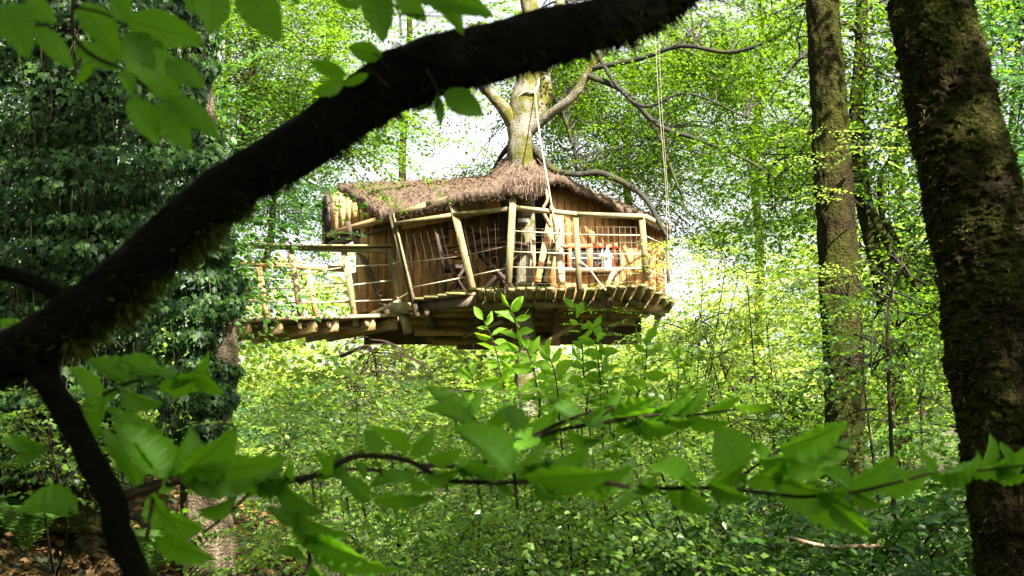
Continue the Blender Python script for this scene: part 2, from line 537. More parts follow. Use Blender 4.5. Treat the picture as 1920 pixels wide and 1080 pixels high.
def foliage(name, pos, az, tilt, scale, kind, mat, parent, r, tintshift=0.0, roll=0.25, dropleaf=0.0):
    """one mesh of many sprays"""
    pos = np.asarray(pos, float); n = len(pos)
    az = np.broadcast_to(az, (n,)); tilt = np.broadcast_to(tilt, (n,)); scale = np.broadcast_to(scale, (n,))
    ca, sa = np.cos(az), np.sin(az)
    ct, st = np.cos(tilt), np.sin(tilt)
    d = np.stack([sa * ct, ca * ct, st], 1)
    nrm = np.stack([-sa * st, -ca * st, ct], 1) + r.normal(0, roll, (n, 3))
    R = frames(d, nrm)
    which = r.integers(0, len(SPR[kind]), n)
    Vs, FL, FT, tl = [], [], [], []
    base = 0
    shade = r.normal(0, .13, n)
    for w, (TV, TL, TT, nlf) in enumerate(SPR[kind]):
        idx = np.where(which == w)[0]
        if len(idx) == 0: continue
        V = np.einsum('vk,nkj->nvj', TV, R[idx]) * scale[idx][:, None, None] + pos[idx][:, None, :]
        o = base + np.arange(len(idx)) * len(TV)
        nl = len(TL) // nlf
        ti = np.clip(0.45 + tintshift + shade[idx][:, None] + r.normal(0, .34, (len(idx), nl)), 0, 1)
        fl = (TL[None] + o[:, None, None])
        ti = np.repeat(ti, nlf, axis=1)
        if dropleaf:
            keep = np.repeat(r.random((len(idx), nl)) > dropleaf, nlf, axis=1)
            FL.append(fl[keep]); tl.append(ti[keep])
        else:
            FL.append(fl.reshape(-1, 3)); tl.append(ti.ravel())
        FT.append((TT[None] + o[:, None, None]).reshape(-1, 3))
        Vs.append(V.reshape(-1, 3)); base += len(idx) * len(TV)
    V = np.concatenate(Vs) - offs(parent)
    FL = np.concatenate(FL); FT = np.concatenate(FT); tl = np.concatenate(tl)
    mi = np.concatenate([np.zeros(len(FL), int), np.ones(len(FT), int)])
    ti = np.concatenate([tl, np.zeros(len(FT))])
    global NTRI
    NTRI += len(mi)
    return link(name, mesh_data(name, V, [np.vstack([FL, FT])], [mat, M['twig']], mi, ti), parent)


NTRI = 0


def clusters_in(n, box, r, holes=(), dz=1.0):
    """cluster centres in a picture-shaped volume: box = px0, px1, py0, py1, d0, d1"""
    out = []
    t = 0
    while len(out) < n and t < n * 40:
        t += 1
        px = r.uniform(box[0], box[1]); py = r.uniform(box[2], box[3]); d = r.uniform(box[4], box[5])
        if any(((px - hx) / rx) ** 2 + ((py - hy) / ry) ** 2 < 1 for hx, hy, rx, ry in holes): continue
        out.append(P(px, py, d))
    return out


def grow(trunk_pts, trunk_r, clusters, r, extra=None, rad=(0.9, 0.9, 0.35), per=10, first=0.35, limb_r=0.035, sag=0.3, nearest=True):
    """limbs from the trunk out to every cluster; sprays round each cluster. Returns limb tubes, spray arrays"""
    tp = curve(trunk_pts, 6)
    tubes = []
    pos, az, tilt = [], [], []
    n0 = int(len(tp) * first)
    tp = tp if extra is None else np.vstack([tp, extra])
    for c in clusters:
        cand = tp[n0:]
        dd = np.linalg.norm(cand - c, axis=1) + np.abs(cand[:, 2] - (c[2] + 0.3)) * (0.8 if extra is None else .2)
        a = cand[np.argmin(dd)]
        mid = (a * 0.5 + c * 0.5) + np.array((r.normal(0, .15), r.normal(0, .15), sag + r.normal(0, .12)))
        ln = np.linalg.norm(c - a)
        tubes.append((curve([a, a * .75 + mid * .25 + np.array((0, 0, .08)), mid, c], 5), [limb_r * (0.5 + 0.16 * ln), limb_r * .55, limb_r * .35, 0.006], 5))
        out = c - a; oa = math.atan2(out[0], out[1])
        k = max(1, int(per * r.uniform(.7, 1.3)))
        for i in range(k):
            q = r.normal(0, .5, 3) * np.array(rad)
            p = c + q
            if i % 3 == 0:
                tubes.append((np.array([c + r.normal(0, .04, 3), (c + p) / 2 + (0, 0, .05), p]), [0.009, 0.006, 0.003], 3))
            pos.append(p); az.append(oa + r.normal(0, .8) + 0.6 * math.atan2(q[0], q[1]) * r.random()); tilt.append(r.normal(-.12, .22))
    return tubes, np.array(pos), np.array(az), np.array(tilt)


def tree(name, label, cat, trunk, radii, bark, clusters, leafmat, kind='beech', seed=1, per=10, rad=(0.9, 0.9, 0.35),
         scale=1.0, limbs=(), sides=14, first=0.35, limb_r=0.035, group=None, tintshift=0.0, noise=0.05, sag=0.3, dropleaf=0.0,
         crown_name='crown', seg=8, rough=False):
    r = np.random.default_rng(seed)
    root = empty(name, trunk[0], label, cat, group)
    mb = MB()
    dk = MB()
    tc_ = curve(trunk, seg)
    mb.tube(tc_, radii, sides, noise=(lambda m, n: noise * vnoise(m, n, 5, m / 30, seed) + .05 * vnoise(m, n, 22, m / 5, seed + 1) + .05 * vnoise(m, n, 44, m / 2.2, seed + 2) - .06 * np.abs(vnoise(m, n, 18, m / 8, seed + 3))) if rough else
            (lambda m, n: noise * vnoise(m, n, 5, m / 3, seed) + noise * .6 * vnoise(m, n, 9, m / 1.5, seed + 1)))
    for li, (pts, rr) in enumerate(limbs):
        (mb if li < 3 else dk).tube(curve(pts, 6), rr, 8, noise=lambda m, n: .06 * vnoise(m, n, 4, m / 2, seed + 5))
    if len(clusters):
        ex = np.vstack([curve(pts, 4)[2:] for pts, rr in limbs]) if limbs else None
        tubes, pos, az, tilt = grow(trunk, radii, clusters, r, ex, rad, per, first, limb_r, sag)
        m2 = MB()
        for p, q, n in tubes: m2.tube(p, q, n)
        tag(m2.build('branches', M['branch'], root, smooth=True), kind='stuff')
    if dk.n: dk.build('limb', M['bark_grey'], root, smooth=True)
    mb.build('trunk', bark, root, smooth=True)
    if len(clusters):
        foliage(crown_name, pos, az, tilt, r.uniform(.8, 1.2, len(pos)) * scale, kind, leafmat, root, r, tintshift, dropleaf=dropleaf)
    return root


# ------------------------------------------------------------------ ground
def build_ground():
    xs = np.concatenate([np.linspace(-120, -14, 30), np.linspace(-13, 13, 130), np.linspace(14, 120, 30)])
    ys = np.concatenate([np.linspace(-60, -2, 20), np.linspace(-1.8, 30, 150), np.linspace(31, 160, 60)])
    X, Y = np.meshgrid(xs, ys)
    Z = ground_z(X, Y) + 0.025 * np.sin(7 * X + 2 * Y) * np.sin(5 * Y) 
    V = np.stack([X, Y, Z], -1).reshape(-1, 3)
    nx = len(xs)
    i = np.arange(len(ys) - 1)[:, None] * nx; k = np.arange(nx - 1)[None]
    Fq = np.stack([i + k, i + k + 1, i + nx + k + 1, i + nx + k], -1).reshape(-1, 4)
    o = link('ground', mesh_data('ground', V, [Fq], M['soil'], smooth=True))
    tag(o, 'brown forest floor sloping up behind the treehouse', None, None, 'structure')
build_ground()


# ------------------------------------------------------------------ treehouse
DZ = float(P(960, 538, 19.0)[2])          # top of the deck


def Pz(px, py, z):
    a = (px - 960) / F; b = (540 - py) / F
    dz = SP + b * CP
    k = (z - CAMZ) / dz
    return np.array((a * k, (CP - b * SP) * k, z))


def lin(pts, x):
    xs = [p[0] for p in pts]; ys = [p[1] for p in pts]
    return float(np.interp(x, xs, ys))


def build_treehouse():
    r = np.random.default_rng(11)
    T = empty('treehouse', (0.2, 20.2, DZ - 0.3), 'crooked wooden treehouse with thatched roof and railed deck up in a beech', 'treehouse')

    # --- deck boards, right part: running away from the camera, gaps between
    edge = [Pz(x, y, DZ) for x, y in ((893, 541), (1000, 539), (1100, 540), (1206, 532), (1268, 566))]
    ex = [(p[0], p[1]) for p in edge]
    x = edge[0][0]
    while x < edge[-1][0] - 0.05:
        w = 0.113 + r.uniform(-.006, .006)
        yf = lin(ex, x + w / 2) + r.uniform(-.05, .03)
        zt = DZ + r.uniform(-.008, .01)
        MB().beam((x + w / 2, yf, zt - .018), (x + w / 2 + r.uniform(-.01, .01), 22.3 - max(0, x - .9) * .9, zt - .018), w, .034).build('deck_board', M['deck'], T)
        x += w + 0.024
    # --- deck boards, left part: running across
    y = 19.45
    while y < 22.3:
        xl = float(np.interp(y, [19.3, 19.95, 21, 22.4], [-0.75, -1.42, -1.62, -1.55])) + r.uniform(-.04, .04)
        MB().beam((xl, y, DZ - .02), (edge[0][0] - .02, y, DZ - .02 + r.uniform(-.005, .005)), .120, .034).build('deck_board', M['deck'], T)
        y += 0.147
    # moss and ragged edge on the deck front
    mo = []
    for p, q in zip(edge[:-1], edge[1:]):
        for t in np.linspace(0, 1, 90):
            mo.append(p + (q - p) * t)
    pl, pr = Pz(780, 560, DZ), edge[0]
    for t in np.linspace(0, 1, 80): mo.append(pl + (pr - pl) * t)
    mo = np.repeat(np.array(mo), 2, axis=0)
    mo = mo + r.normal(0, 1, mo.shape) * (.022, .022, .008) + (0, 0, .004)
    n = len(mo)
    dv = np.stack([r.normal(0, 1, n), -np.abs(r.normal(.3, .5, n)), r.normal(0.1, .5, n)], 1)
    V, Fc = scatter(LEAF2, mo, dv, r.normal(0, 1, (n, 3)) + (0, 0, 1), r.uniform(.012, .03, n))
    o = link('moss_edge', mesh_data('moss_edge', V - offs(T), [Fc], M['moss'], tint=r.random(len(Fc))), T); tag(o, kind='stuff')

    # --- joists and bearers
    def jb(p, q, w, h, mat='joist', name='joist', up=(0, 0, 1), label=None):
        o = MB().beam(p, q, w, h, up).build(name, M[mat], T)
        if label: o['label'] = label
        return o
    jb((edge[0][0], 19.86, DZ - .085), (edge[3][0] + .05, 19.86, DZ - .09), .05, .10, 'rail', 'fascia_beam')
    jb(edge[3] + (-.12, .8, -.085), edge[4] + (-.12, .55, -.085), .05, .09, 'deck', 'fascia_beam')
    jb(pl + (0, .08, -.12), (pr[0], pr[1] + .25, DZ - .12), .05, .14, 'dark_wood', 'fascia_beam')
    for yy, x0, x1, hh, dz in ((20.15, -1.5, 2.15, .10, .09), (20.75, -1.62, 2.0, .10, .09), (21.35, -1.6, 1.7, .12, .10), (21.95, -1.6, 1.1, .12, .10), (22.28, -1.5, .9, .14, .11)):
        jb((x0, yy, DZ - dz - .002), (x1, yy, DZ - dz - .002), .06, hh)
    for xx, dz in ((-1.2, .21), (-.5, .21), (.62, .21)):
        jb((xx, 19.85, DZ - dz), (xx + .03, 22.2 - max(0, xx - .7), DZ - dz), .08, .12, 'dark_wood', 'bearer')
    # lower cross bearers either side of the trunk
    jb((-1.45, 20.9, DZ - .345), (.3, 20.9, DZ - .345), .08, .09, 'joist', 'bearer')
    jb((-1.25, 21.9, DZ - .35), (.75, 21.9, DZ - .35), .08, .10, 'joist', 'bearer')
    jb(P(800, 634, 22.1), P(1050, 630, 22.1), .07, .12, 'joist', 'bearer')
    jb(P(856, 651, 21.0), P(920, 652, 21.0), .12, .05, 'dark_wood', 'bearer')
    jb(P(880, 622, 21.1), P(882, 648, 21.0), .07, .07, 'post', 'short_strut')
    jb(P(1003, 573, 19.7), P(1136, 569, 19.7), .06, .085, 'rail', 'pale_beam', label='pale grey board bolted under the deck')
    jb(P(1144, 570, 19.65), P(1163, 569, 19.65), .08, .09, 'log', 'beam_end')
    jb(P(1134, 538, 19.25), P(1136, 562, 19.4), .10, .10, 'deck', 'hanging_bracket')
    jb(P(1140, 556, 19.2), P(1141, 600, 19.6), .07, .07, 'dark_wood', 'hanging_bracket')
    jb(P(1092, 603, 20.9), P(1190, 600, 20.9), .06, .15, 'joist', 'bearer')
    jb(P(985, 665, 20.2), P(868, 620, 21.2), .07, .07, 'joist', 'brace', up=(0, 1, 0))
    jb(P(990, 665, 20.2), P(1110, 585, 21.0), .07, .07, 'joist', 'brace', up=(0, 1, 0))
    jb(P(941, 603, 20.0), P(870, 632, 20.9), .045, .045, 'rail', 'brace', up=(0, 1, 0))
    jb(P(735, 588, 20.35), P(1000, 584, 20.3), .06, .09, 'joist', 'bearer')

    # --- wall boards, left part
    def plank(px0, px1, d0, d1, zb0, zb1, zt0, zt1, mat, name='wall_board', th=.025, push=0.0):
        X0 = (px0 - 960) / F * d0 * 1.022; X1 = (px1 - 960) / F * d1 * 1.022
        c = [(X0, d0 + push, zb0), (X1, d1 + push, zb1), (X1, d1 + push, zt1), (X0, d0 + push, zt0)]
        b = [(q[0], q[1] + th, q[2]) for q in c]
        return MB().hexa(c + b).build(name, M[mat], T)
    px = 676.0
    while px < 936:
        w = r.uniform(13, 17)
        q = min(px + w, 938)
        d0 = np.interp(px, [676, 940], [21.15, 20.35]); d1 = np.interp(q - 1.2, [676, 940], [21.15, 20.35])
        pu = r.uniform(-.012, .012)
        plank(px, q - 1.2, d0, d1, DZ + .002, DZ + .002, 6.66, 6.68, 'wall2' if r.random() < .45 else 'wall', push=pu)
        px = q
    # battens over some joints
    for bx in (706, 771, 835, 905):
        d0 = np.interp(bx, [676, 940], [21.15, 20.35]) - .045
        jb((P(bx, 500, d0)[0], d0, DZ + .03), (P(bx + 2, 400, d0)[0], d0, 6.6), .035, .03, 'dark_wood' if bx == 835 else 'wall2', 'batten', up=(0, 1, 0))
    # upper band under the eave
    px = 752.0
    for k, q in enumerate((800, 848, 902, 940)):
        d0 = np.interp(px, [676, 940], [20.75, 20.0]); d1 = np.interp(q, [676, 940], [20.75, 20.0])
        za0 = P(px, lin([(750, 430), (950, 395)], px), d0)[2]; za1 = P(q, lin([(750, 430), (950, 395)], q), d1)[2]
        zb0 = P(px, lin([(750, 396), (850, 368), (950, 352)], px), d0)[2] ; zb1 = P(q, lin([(750, 396), (850, 368), (950, 352)], q), d1)[2]
        plank(px + 1, q - 1, d0, d1, za0, za1, zb0, zb1, 'wall' if k % 2 else 'wall2', 'soffit_board')
        px = q
    # left return wall and back wall, dark doorway behind
    for k in range(9):
        d0 = 21.17 + k * .2
        MB().hexa([(-2.30 - k * .03, d0, DZ - .15), (-2.33 - k * .03, d0 + .19, DZ - .15), (-2.33 - k * .03, d0 + .19, 6.6), (-2.30 - k * .03, d0, 6.6),
                   (-2.27 - k * .03, d0, DZ - .15), (-2.30 - k * .03, d0 + .19, DZ - .15), (-2.30 - k * .03, d0 + .19, 6.6), (-2.27 - k * .03, d0, 6.6)]).build('wall_board', M['wall2'], T)
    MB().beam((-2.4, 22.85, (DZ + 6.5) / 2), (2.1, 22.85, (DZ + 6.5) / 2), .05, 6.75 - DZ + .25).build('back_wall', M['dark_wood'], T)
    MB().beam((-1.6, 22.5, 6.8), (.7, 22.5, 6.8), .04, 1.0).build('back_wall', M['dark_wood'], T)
    MB().hexa([(-2.2, 21.21, DZ), (-.25, 20.42, DZ), (-.25, 20.42, 6.6), (-2.2, 21.21, 6.6), (-2.2, 21.24, DZ), (-.25, 20.45, DZ), (-.25, 20.45, 6.6), (-2.2, 21.24, 6.6)]).build('added_backing', M['dark_wood'], T)  # dark sheet added behind the boards so no sky shows through the gaps
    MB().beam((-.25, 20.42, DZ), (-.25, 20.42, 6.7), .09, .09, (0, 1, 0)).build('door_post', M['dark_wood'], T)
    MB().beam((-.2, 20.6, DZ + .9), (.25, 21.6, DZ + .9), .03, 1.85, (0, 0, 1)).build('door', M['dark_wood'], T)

    # --- wall boards, right part
    verge = [(1030, 343), (1060, 352), (1100, 372), (1170, 401), (1220, 420), (1250, 434)]
    DR = [(1030, 20.0), (1250, 20.75)]
    win = (1064, 1150, 466, 503)
    px = 1031.0
    while px < 1243:
        q = min(px + r.uniform(12.5, 16), 1246)
        d0 = lin(DR, px); d1 = lin(DR, q)
        pu = r.uniform(-.008, .008)
        zt0 = P(px, lin(verge, px), d0)[2]; zt1 = P(q, lin(verge, q), d1)[2]
        if q > win[0] and px < win[1] - 2:
            zl0, zl1 = P(px, win[3], d0)[2], P(q, win[3], d1)[2]
            zu0, zu1 = P(px, win[2], d0)[2], P(q, win[2], d1)[2]
            plank(px, q - 1, d0, d1, DZ + .002, DZ + .002, zl0, zl1, 'wall', push=pu)
            plank(px, q - 1, d0, d1, zu0, zu1, zt0, zt1, 'wall', push=pu)
        else:
            plank(px, q - 1, d0, d1, DZ + .002, DZ + .002, zt0, zt1, 'wall', push=pu)
        px = q
    for (xa, ya, xb, yb) in ((1031, 345, 1064, 355), (1064, 355, 1150, 392), (1150, 392, 1244, 431)):
        dd0, dd1 = lin(DR, xa) + .045, lin(DR, xb) + .045
        za = DZ if xa != 1064 else P(1100, 464, dd0)[2]
        A, B = P(xa, ya + 3, dd0), P(xb, yb + 3, dd1)
        MB().hexa([(A[0], dd0, za), (B[0], dd1, za), tuple(B), tuple(A), (A[0], dd0 + .02, za), (B[0], dd1 + .02, za), (B[0], dd1 + .02, B[2]), (A[0], dd0 + .02, A[2])]).build('added_backing', M['dark_wood'], T)  # same added dark backing, blocking sky between the right wall boards
    # right return wall (boards, receding)
    for k in range(8):
        d0 = 20.78 + k * .26; xx = 2.27 + .01 * k
        MB().hexa([(xx, d0, DZ - .02), (xx, d0 + .25, DZ - .02), (xx, d0 + .25, 6.05), (xx, d0, 6.05),
                   (xx - .03, d0, DZ - .02), (xx - .03, d0 + .25, DZ - .02), (xx - .03, d0 + .25, 6.05), (xx - .03, d0, 6.05)]).build('wall_board', M['wall2'], T)
    # window
    W = empty('window', P(1107, 503, 20.2), None, None); W.parent = T; W.location = Vector(P(1107, 503, 20.2) - offs(T))
    wd = lambda x: lin(DR, x) - .035
    def wb(x0, y0, x1, y1, w, h, mat, name, push=0., up=(0, 0, 1)):
        a = P(x0, y0, wd(x0) + push); b = P(x1, y1, wd(x1) + push)
        return MB().beam(a, b, w, h, up).build(name, M[mat], W)
    wb(1060, 462, 1155, 462, .05, .045, 'paint_red', 'window_frame')
    wb(1060, 505, 1155, 505, .05, .04, 'paint_red', 'window_frame', .004)
    wb(1068, 503, 1068, 465, .06, .05, 'paint_red', 'window_frame', -.003, (0, 1, 0))
    wb(1150, 503, 1150, 465, .06, .05, 'paint_red', 'window_frame', -.003, (0, 1, 0))
    wb(1106, 503, 1106, 465, .085, .05, 'paint_red', 'mullion', -.002, (0, 1, 0))
    for x0, x1 in ((1070, 1102), (1110, 1148)):
        wb(x0, 484, x1, 484, .012, .29, 'glass', 'pane', .03)
        m_ = (x0 + x1) / 2
        wb(m_, 503, m_, 465, .012, .02, 'white', 'glazing_bar', 0, (0, 1, 0))
        wb(x0, 484, x1, 484, .02, .012, 'white', 'glazing_bar', .008)
    # scalloped lintel board
    lm = MB(); xs = np.linspace(1058, 1158, 33)
    for a, b in zip(xs[:-1], xs[1:]):
        f = lambda x: 459 - 3.2 * abs(math.sin((x - 1058) / 100 * math.pi * 2.5))
        c = [P(a, 464, wd(a) - .04), P(b, 464, wd(b) - .04), P(b, f(b), wd(b) - .04), P(a, f(a), wd(a) - .04)]
        lm.hexa(c + [q + (0, .02, 0) for q in c])
    lm.build('lintel_board', M['paint_red'], W)
    o = MB().beam(P(1052, 507, 19.98), P(1162, 507, 20.28), .2, .022).build('window_sill', M['white'], W)

    # --- posts and rails
    def post(a, da, b, db, w, mat='post', name='post', h=None):
        w *= .88
        return MB().beam(P(*a, da), P(*b, db), w, h or w, (0, 1, 0)).build(name, M[mat], T)
    post((733, 398), 20.15, (782, 594), 19.9, .095, 'dark_wood').__setitem__('label', 'dark leaning corner post')
    post((738, 400), 20.08, (775, 560), 19.83, .03, 'post', 'batten')
    post((846, 371), 19.55, (886, 541), 19.35, .11)
    post((963, 358), 18.98, (953, 532), 18.93, .105)
    post((1079, 405), 18.95, (1086, 543), 18.9, .085)
    post((1203, 407), 19.0, (1213, 526), 18.98, .09)
    post((1249, 430), 20.1, (1254, 530), 20.05, .055)
    post((652, 418), 21.45, (728, 592), 20.75, .10, 'dark_wood').__setitem__('label', 'dark brown brace leaning under the gable')
    post((1000, 440), 19.75, (1003, 528), 19.7, .05, 'wall2', 'leaning_board')
    post((1030, 420), 19.8, (1008, 528), 19.5, .10, 'wall', 'leaning_board', .025)
    post((1047, 412), 19.75, (1024, 528), 19.55, .09, 'rail', 'leaning_board', .025)
    def rail(pts, rr, mat='rail', name='handrail', flat=None):
        for a, b in zip(pts[:-1], pts[1:]):
            if flat: MB().beam(P(*a), P(*b), flat[0], flat[1]).build(name, M[mat], T)
            else: MB().tube(np.array([P(*a), P(*b)]), rr, 6).build(name, M[mat], T)
    rail([(960, 389, 19.0), (1082, 402, 18.93), (1207, 406, 18.98), (1254, 432, 20.1)], 0, flat=(.10, .05))
    rail([(741, 420, 20.0), (850, 403, 19.5), (960, 391, 18.98)], 0, 'post', flat=(.07, .05))
    for ys in ((433, 440, 441, 462), (472, 476, 476, 496), (501, 503, 503, 522)):
        rail([(961, ys[0], 18.98), (1084, ys[1], 18.93), (1208, ys[2], 18.98), (1252, ys[3], 20.1)], .009, 'rope', 'rail_line')
    rail([(757, 494, 19.95), (868, 480, 19.42), (958, 460, 18.96)], .008, 'wire', 'rail_line')
    rail([(770, 540, 19.9), (880, 518, 19.4), (956, 502, 18.95)], .010, 'rope', 'rail_line')
    # arched eave boards
    rail([(744, 402, 20.05), (800, 384, 19.75), (850, 371, 19.5), (905, 363, 19.2), (957, 360, 19.02)], 0, 'post', 'eave_board', flat=(.05, .075))
    # square wire netting
    def net(name, poly, nx, ny, rr):
        mb = MB(); (a, b, c, d) = [P(*q) for q in poly]     # tl, tr, br, bl
        for i in range(nx + 1):
            t = i / nx; mb.tube(np.array([a + (b - a) * t, d + (c - d) * t]), rr, 3)
        for j in range(ny + 1):
            t = j / ny; mb.tube(np.array([a + (d - a) * t, b + (c - b) * t]), rr, 3)
        return mb.build(name, M['wire'] if rr == .0013 else M['wire_pale'], T)
    net('wire_netting', [(745, 424, 20.04), (850, 406, 19.55), (884, 538, 19.42), (775, 572, 19.95)], 8, 8, .0013)
    net('wire_netting', [(851, 406, 19.55), (958, 393, 19.05), (953, 530, 19.0), (885, 538, 19.42)], 7, 8, .0013)
    net('wire_netting', [(967, 428, 19.03), (1080, 430, 18.98), (1084, 532, 18.96), (960, 532, 19.0)], 9, 8, .0011)
    net('wire_netting', [(1088, 425, 18.98), (1203, 426, 19.03), (1210, 526, 19.02), (1090, 534, 18.97)], 11, 7, .0015)

    # --- gable at the left
    slope = [(620, 350), (660, 373), (700, 393), (722, 404)]
    px = 621.0
    GD = [(620, 22.3), (722, 20.35)]
    while px < 722:
        q = min(px + r.uniform(11, 14), 724)
        zb = 6.44
        d0, d1 = lin(GD, px), lin(GD, q)
        plank(px, q - 1, d0, d1, zb, zb, P(px, lin(slope, px) + 2, d0)[2], P(q, lin(slope, q) + 2, d1)[2] + .01, 'wall' if r.random() < .7 else 'wall2', 'gable_board')
        px = q
    A, B = P(628, 362, 22.3), P(716, 410, 20.45)
    A[:2] += (.07, .08); B[:2] += (.07, .08)
    MB().hexa([(A[0], A[1], 6.47), (B[0], B[1], 6.47), tuple(B), tuple(A), (A[0] + .02, A[1] + .03, 6.47), (B[0] + .02, B[1] + .03, 6.47), (B[0] + .02, B[1] + .03, B[2]), (A[0] + .02, A[1] + .03, A[2])]).build('added_backing', M['dark_wood'], T)  # added backing that keeps white sky out of the gable slits
    post((619, 441), 22.28, (738, 405), 20.2, .09, 'wall2', 'gable_beam', .11)
    post((625, 455), 22.0, (736, 425), 20.5, .06, 'dark_wood', 'gable_beam', .06)
    post((623, 462), 22.2, (665, 440), 21.9, .14, 'post', 'beam_end', .14)
    post((613, 352), 22.35, (621, 440), 22.3, .05, 'dark_wood', 'corner_board')

    # --- thatched roof: two bumpy slabs
    def slab(name, front, back, th, seed, nu=60, nv=18, mat='thatch'):
        f = curve([P(*q) for q in front], 20); b = curve([P(*q) for q in back], 20)
        fi = np.linspace(0, 1, len(f)); bi = np.linspace(0, 1, len(b)); u = np.linspace(0, 1, nu)
        Ff = np.stack([np.interp(u, fi, f[:, k]) for k in range(3)], 1); Bf = np.stack([np.interp(u, bi, b[:, k]) for k in range(3)], 1)
        v = np.linspace(0, 1, nv)[:, None, None]
        S = Ff[None] * (1 - v) + Bf[None] * v
        S[..., 2] += 0.05 * np.sin(v[..., 0] * math.pi) + .03 * vnoise(nv, nu, 14, 5, seed) + .025 * np.random.default_rng(seed).normal(0, 1, (nv, nu)) * .6
        Bt = S.copy(); Bt[..., 2] -= th; 
        V = np.concatenate([S.reshape(-1, 3), Bt.reshape(-1, 3)])
        i = np.arange(nv - 1)[:, None] * nu; k = np.arange(nu - 1)[None]
        top = np.stack([i + k, i + k + 1, i + nu + k + 1, i + nu + k], -1).reshape(-1, 4)
        n0 = nu * nv
        bot = top[:, ::-1] + n0
        ring = np.concatenate([np.arange(nu), np.arange(1, nv) * nu + nu - 1, (nv - 1) * nu + np.arange(nu - 2, -1, -1), np.arange(nv - 2, 0, -1) * nu])
        r2 = np.roll(ring, -1)
        sd = np.stack([ring, ring + n0, r2 + n0, r2], 1)
        o = link(name, mesh_data(name, V - offs(T), [np.vstack([top, bot, sd])], M[mat], smooth=True), T)
        return S, V[ring], V[ring + n0]
    S1, a1, b1 = slab('thatched_roof', [(714, 401, 20.25), (760, 388, 19.95), (840, 367, 19.5), (905, 355, 19.1), (962, 350, 18.85), (1012, 346, 18.95), (1030, 330, 19.6)],
                      [(630, 345, 22.4), (700, 342, 22.1), (780, 341, 21.6), (860, 339, 21.2), (915, 327, 20.9), (960, 306, 20.5), (1012, 309, 20.4)], .14, 5, 120, 34)
    S2, a2, b2 = slab('thatched_roof', [(1012, 326, 19.45), (1050, 330, 19.7), (1090, 349, 19.8), (1140, 372, 19.95), (1190, 394, 20.1), (1225, 409, 20.3), (1258, 428, 20.6)],
                      [(1000, 318, 22.7), (1050, 340, 22.7), (1090, 365, 22.8), (1140, 385, 22.9), (1190, 405, 22.9), (1220, 420, 23.0), (1250, 440, 23.0)], .11, 9, 90, 20)
    # cone round the trunk
    mb = MB(); n = 40; prof = [(.50, -.32), (.42, -.14), (.33, .0), (.26, .1), (.21, .2), (.17, .25)]
    cc = P(978, 318, 20.25); V = []
    for k_, (rr, z) in enumerate(prof):
        for k in range(n):
            a = 2 * math.pi * k / n; q = rr * (1 + .06 * r.normal())
            V.append(cc + (q * 1.15 * math.cos(a), q * math.sin(a), z + r.normal(0, .012)))
    Fq = [(i * n + k, i * n + (k + 1) % n, (i + 1) * n + (k + 1) % n, (i + 1) * n + k) for i in range(len(prof) - 1) for k in range(n)]
    mb.add(V, [Fq]); mb.build('thatch_collar', M['thatch'], T, True)
    # dark hanging thatch at the back left corner
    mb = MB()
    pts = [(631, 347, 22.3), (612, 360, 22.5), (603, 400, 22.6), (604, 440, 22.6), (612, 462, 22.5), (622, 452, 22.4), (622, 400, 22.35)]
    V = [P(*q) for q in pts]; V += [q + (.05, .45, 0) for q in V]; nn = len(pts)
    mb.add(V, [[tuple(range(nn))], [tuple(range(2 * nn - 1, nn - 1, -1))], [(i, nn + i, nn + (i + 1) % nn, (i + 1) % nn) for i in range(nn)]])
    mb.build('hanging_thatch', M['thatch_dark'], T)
    # straw: strands over the surface, at the eaves, fringe by the trunk
    pos, dr, sz, wd_ = [], [], [], []
    for S, cnt in ((S1, 9000), (S2, 2500)):
        nv, nu, _ = S.shape
        iv = r.integers(0, nv - 1, cnt); iu = r.integers(0, nu, cnt)
        pos.append(S[iv, iu] + r.normal(0, .02, (cnt, 3))); g = S[iv, iu] - S[iv + 1, iu]
        dr.append(g / np.linalg.norm(g, axis=1)[:, None] + r.normal(0, .6, (cnt, 3))); sz.append(r.uniform(.02, .055, cnt))
    for (a, b, cnt) in ((a1, b1, 5000), (a2, b2, 4200)):
        i = r.integers(0, len(a), cnt); t = r.random(cnt)[:, None]
        pos.append(a[i] * t + b[i] * (1 - t) + r.normal(0, .018, (cnt, 3)))
        dr.append(np.array((0, -.5, -.6)) + r.normal(0, .4, (cnt, 3))); sz.append(r.uniform(.02, .045, cnt))
    cnt = 1500
    q = np.stack([P(x, y, d) for x, y, d in zip(r.uniform(948, 1022, cnt), r.uniform(334, 352, cnt), r.uniform(18.85, 19.3, cnt))])
    pos.append(q); dr.append(np.array((0, -.25, -1)) + r.normal(0, .28, (cnt, 3))); sz.append(r.uniform(.06, .24, cnt) * (1 - .5 * np.abs(q[:, 0] - P(985, 345, 19)[0]) / .3).clip(.3, 1))
    cnt = 2200
    an = r.uniform(0, 2 * math.pi, cnt); tt = r.random(cnt); rr = .48 - .3 * tt
    pos.append(cc + np.stack([rr * 1.15 * np.cos(an), rr * np.sin(an), -.28 + .5 * tt], 1))
    dr.append(np.stack([np.cos(an), np.sin(an), -1.1 + 0 * an], 1) + r.normal(0, .35, (cnt, 3))); sz.append(r.uniform(.05, .14, cnt))
    cnt = 900
    q = np.stack([P(x, y, d) for x, y, d in zip(r.uniform(603, 626, cnt), r.uniform(350, 455, cnt), r.uniform(22.3, 22.7, cnt))])
    ndark = cnt
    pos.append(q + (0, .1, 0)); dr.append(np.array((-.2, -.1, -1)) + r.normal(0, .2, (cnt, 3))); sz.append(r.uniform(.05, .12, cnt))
    pos = np.concatenate(pos); dr = np.concatenate(dr); sz = np.concatenate(sz)
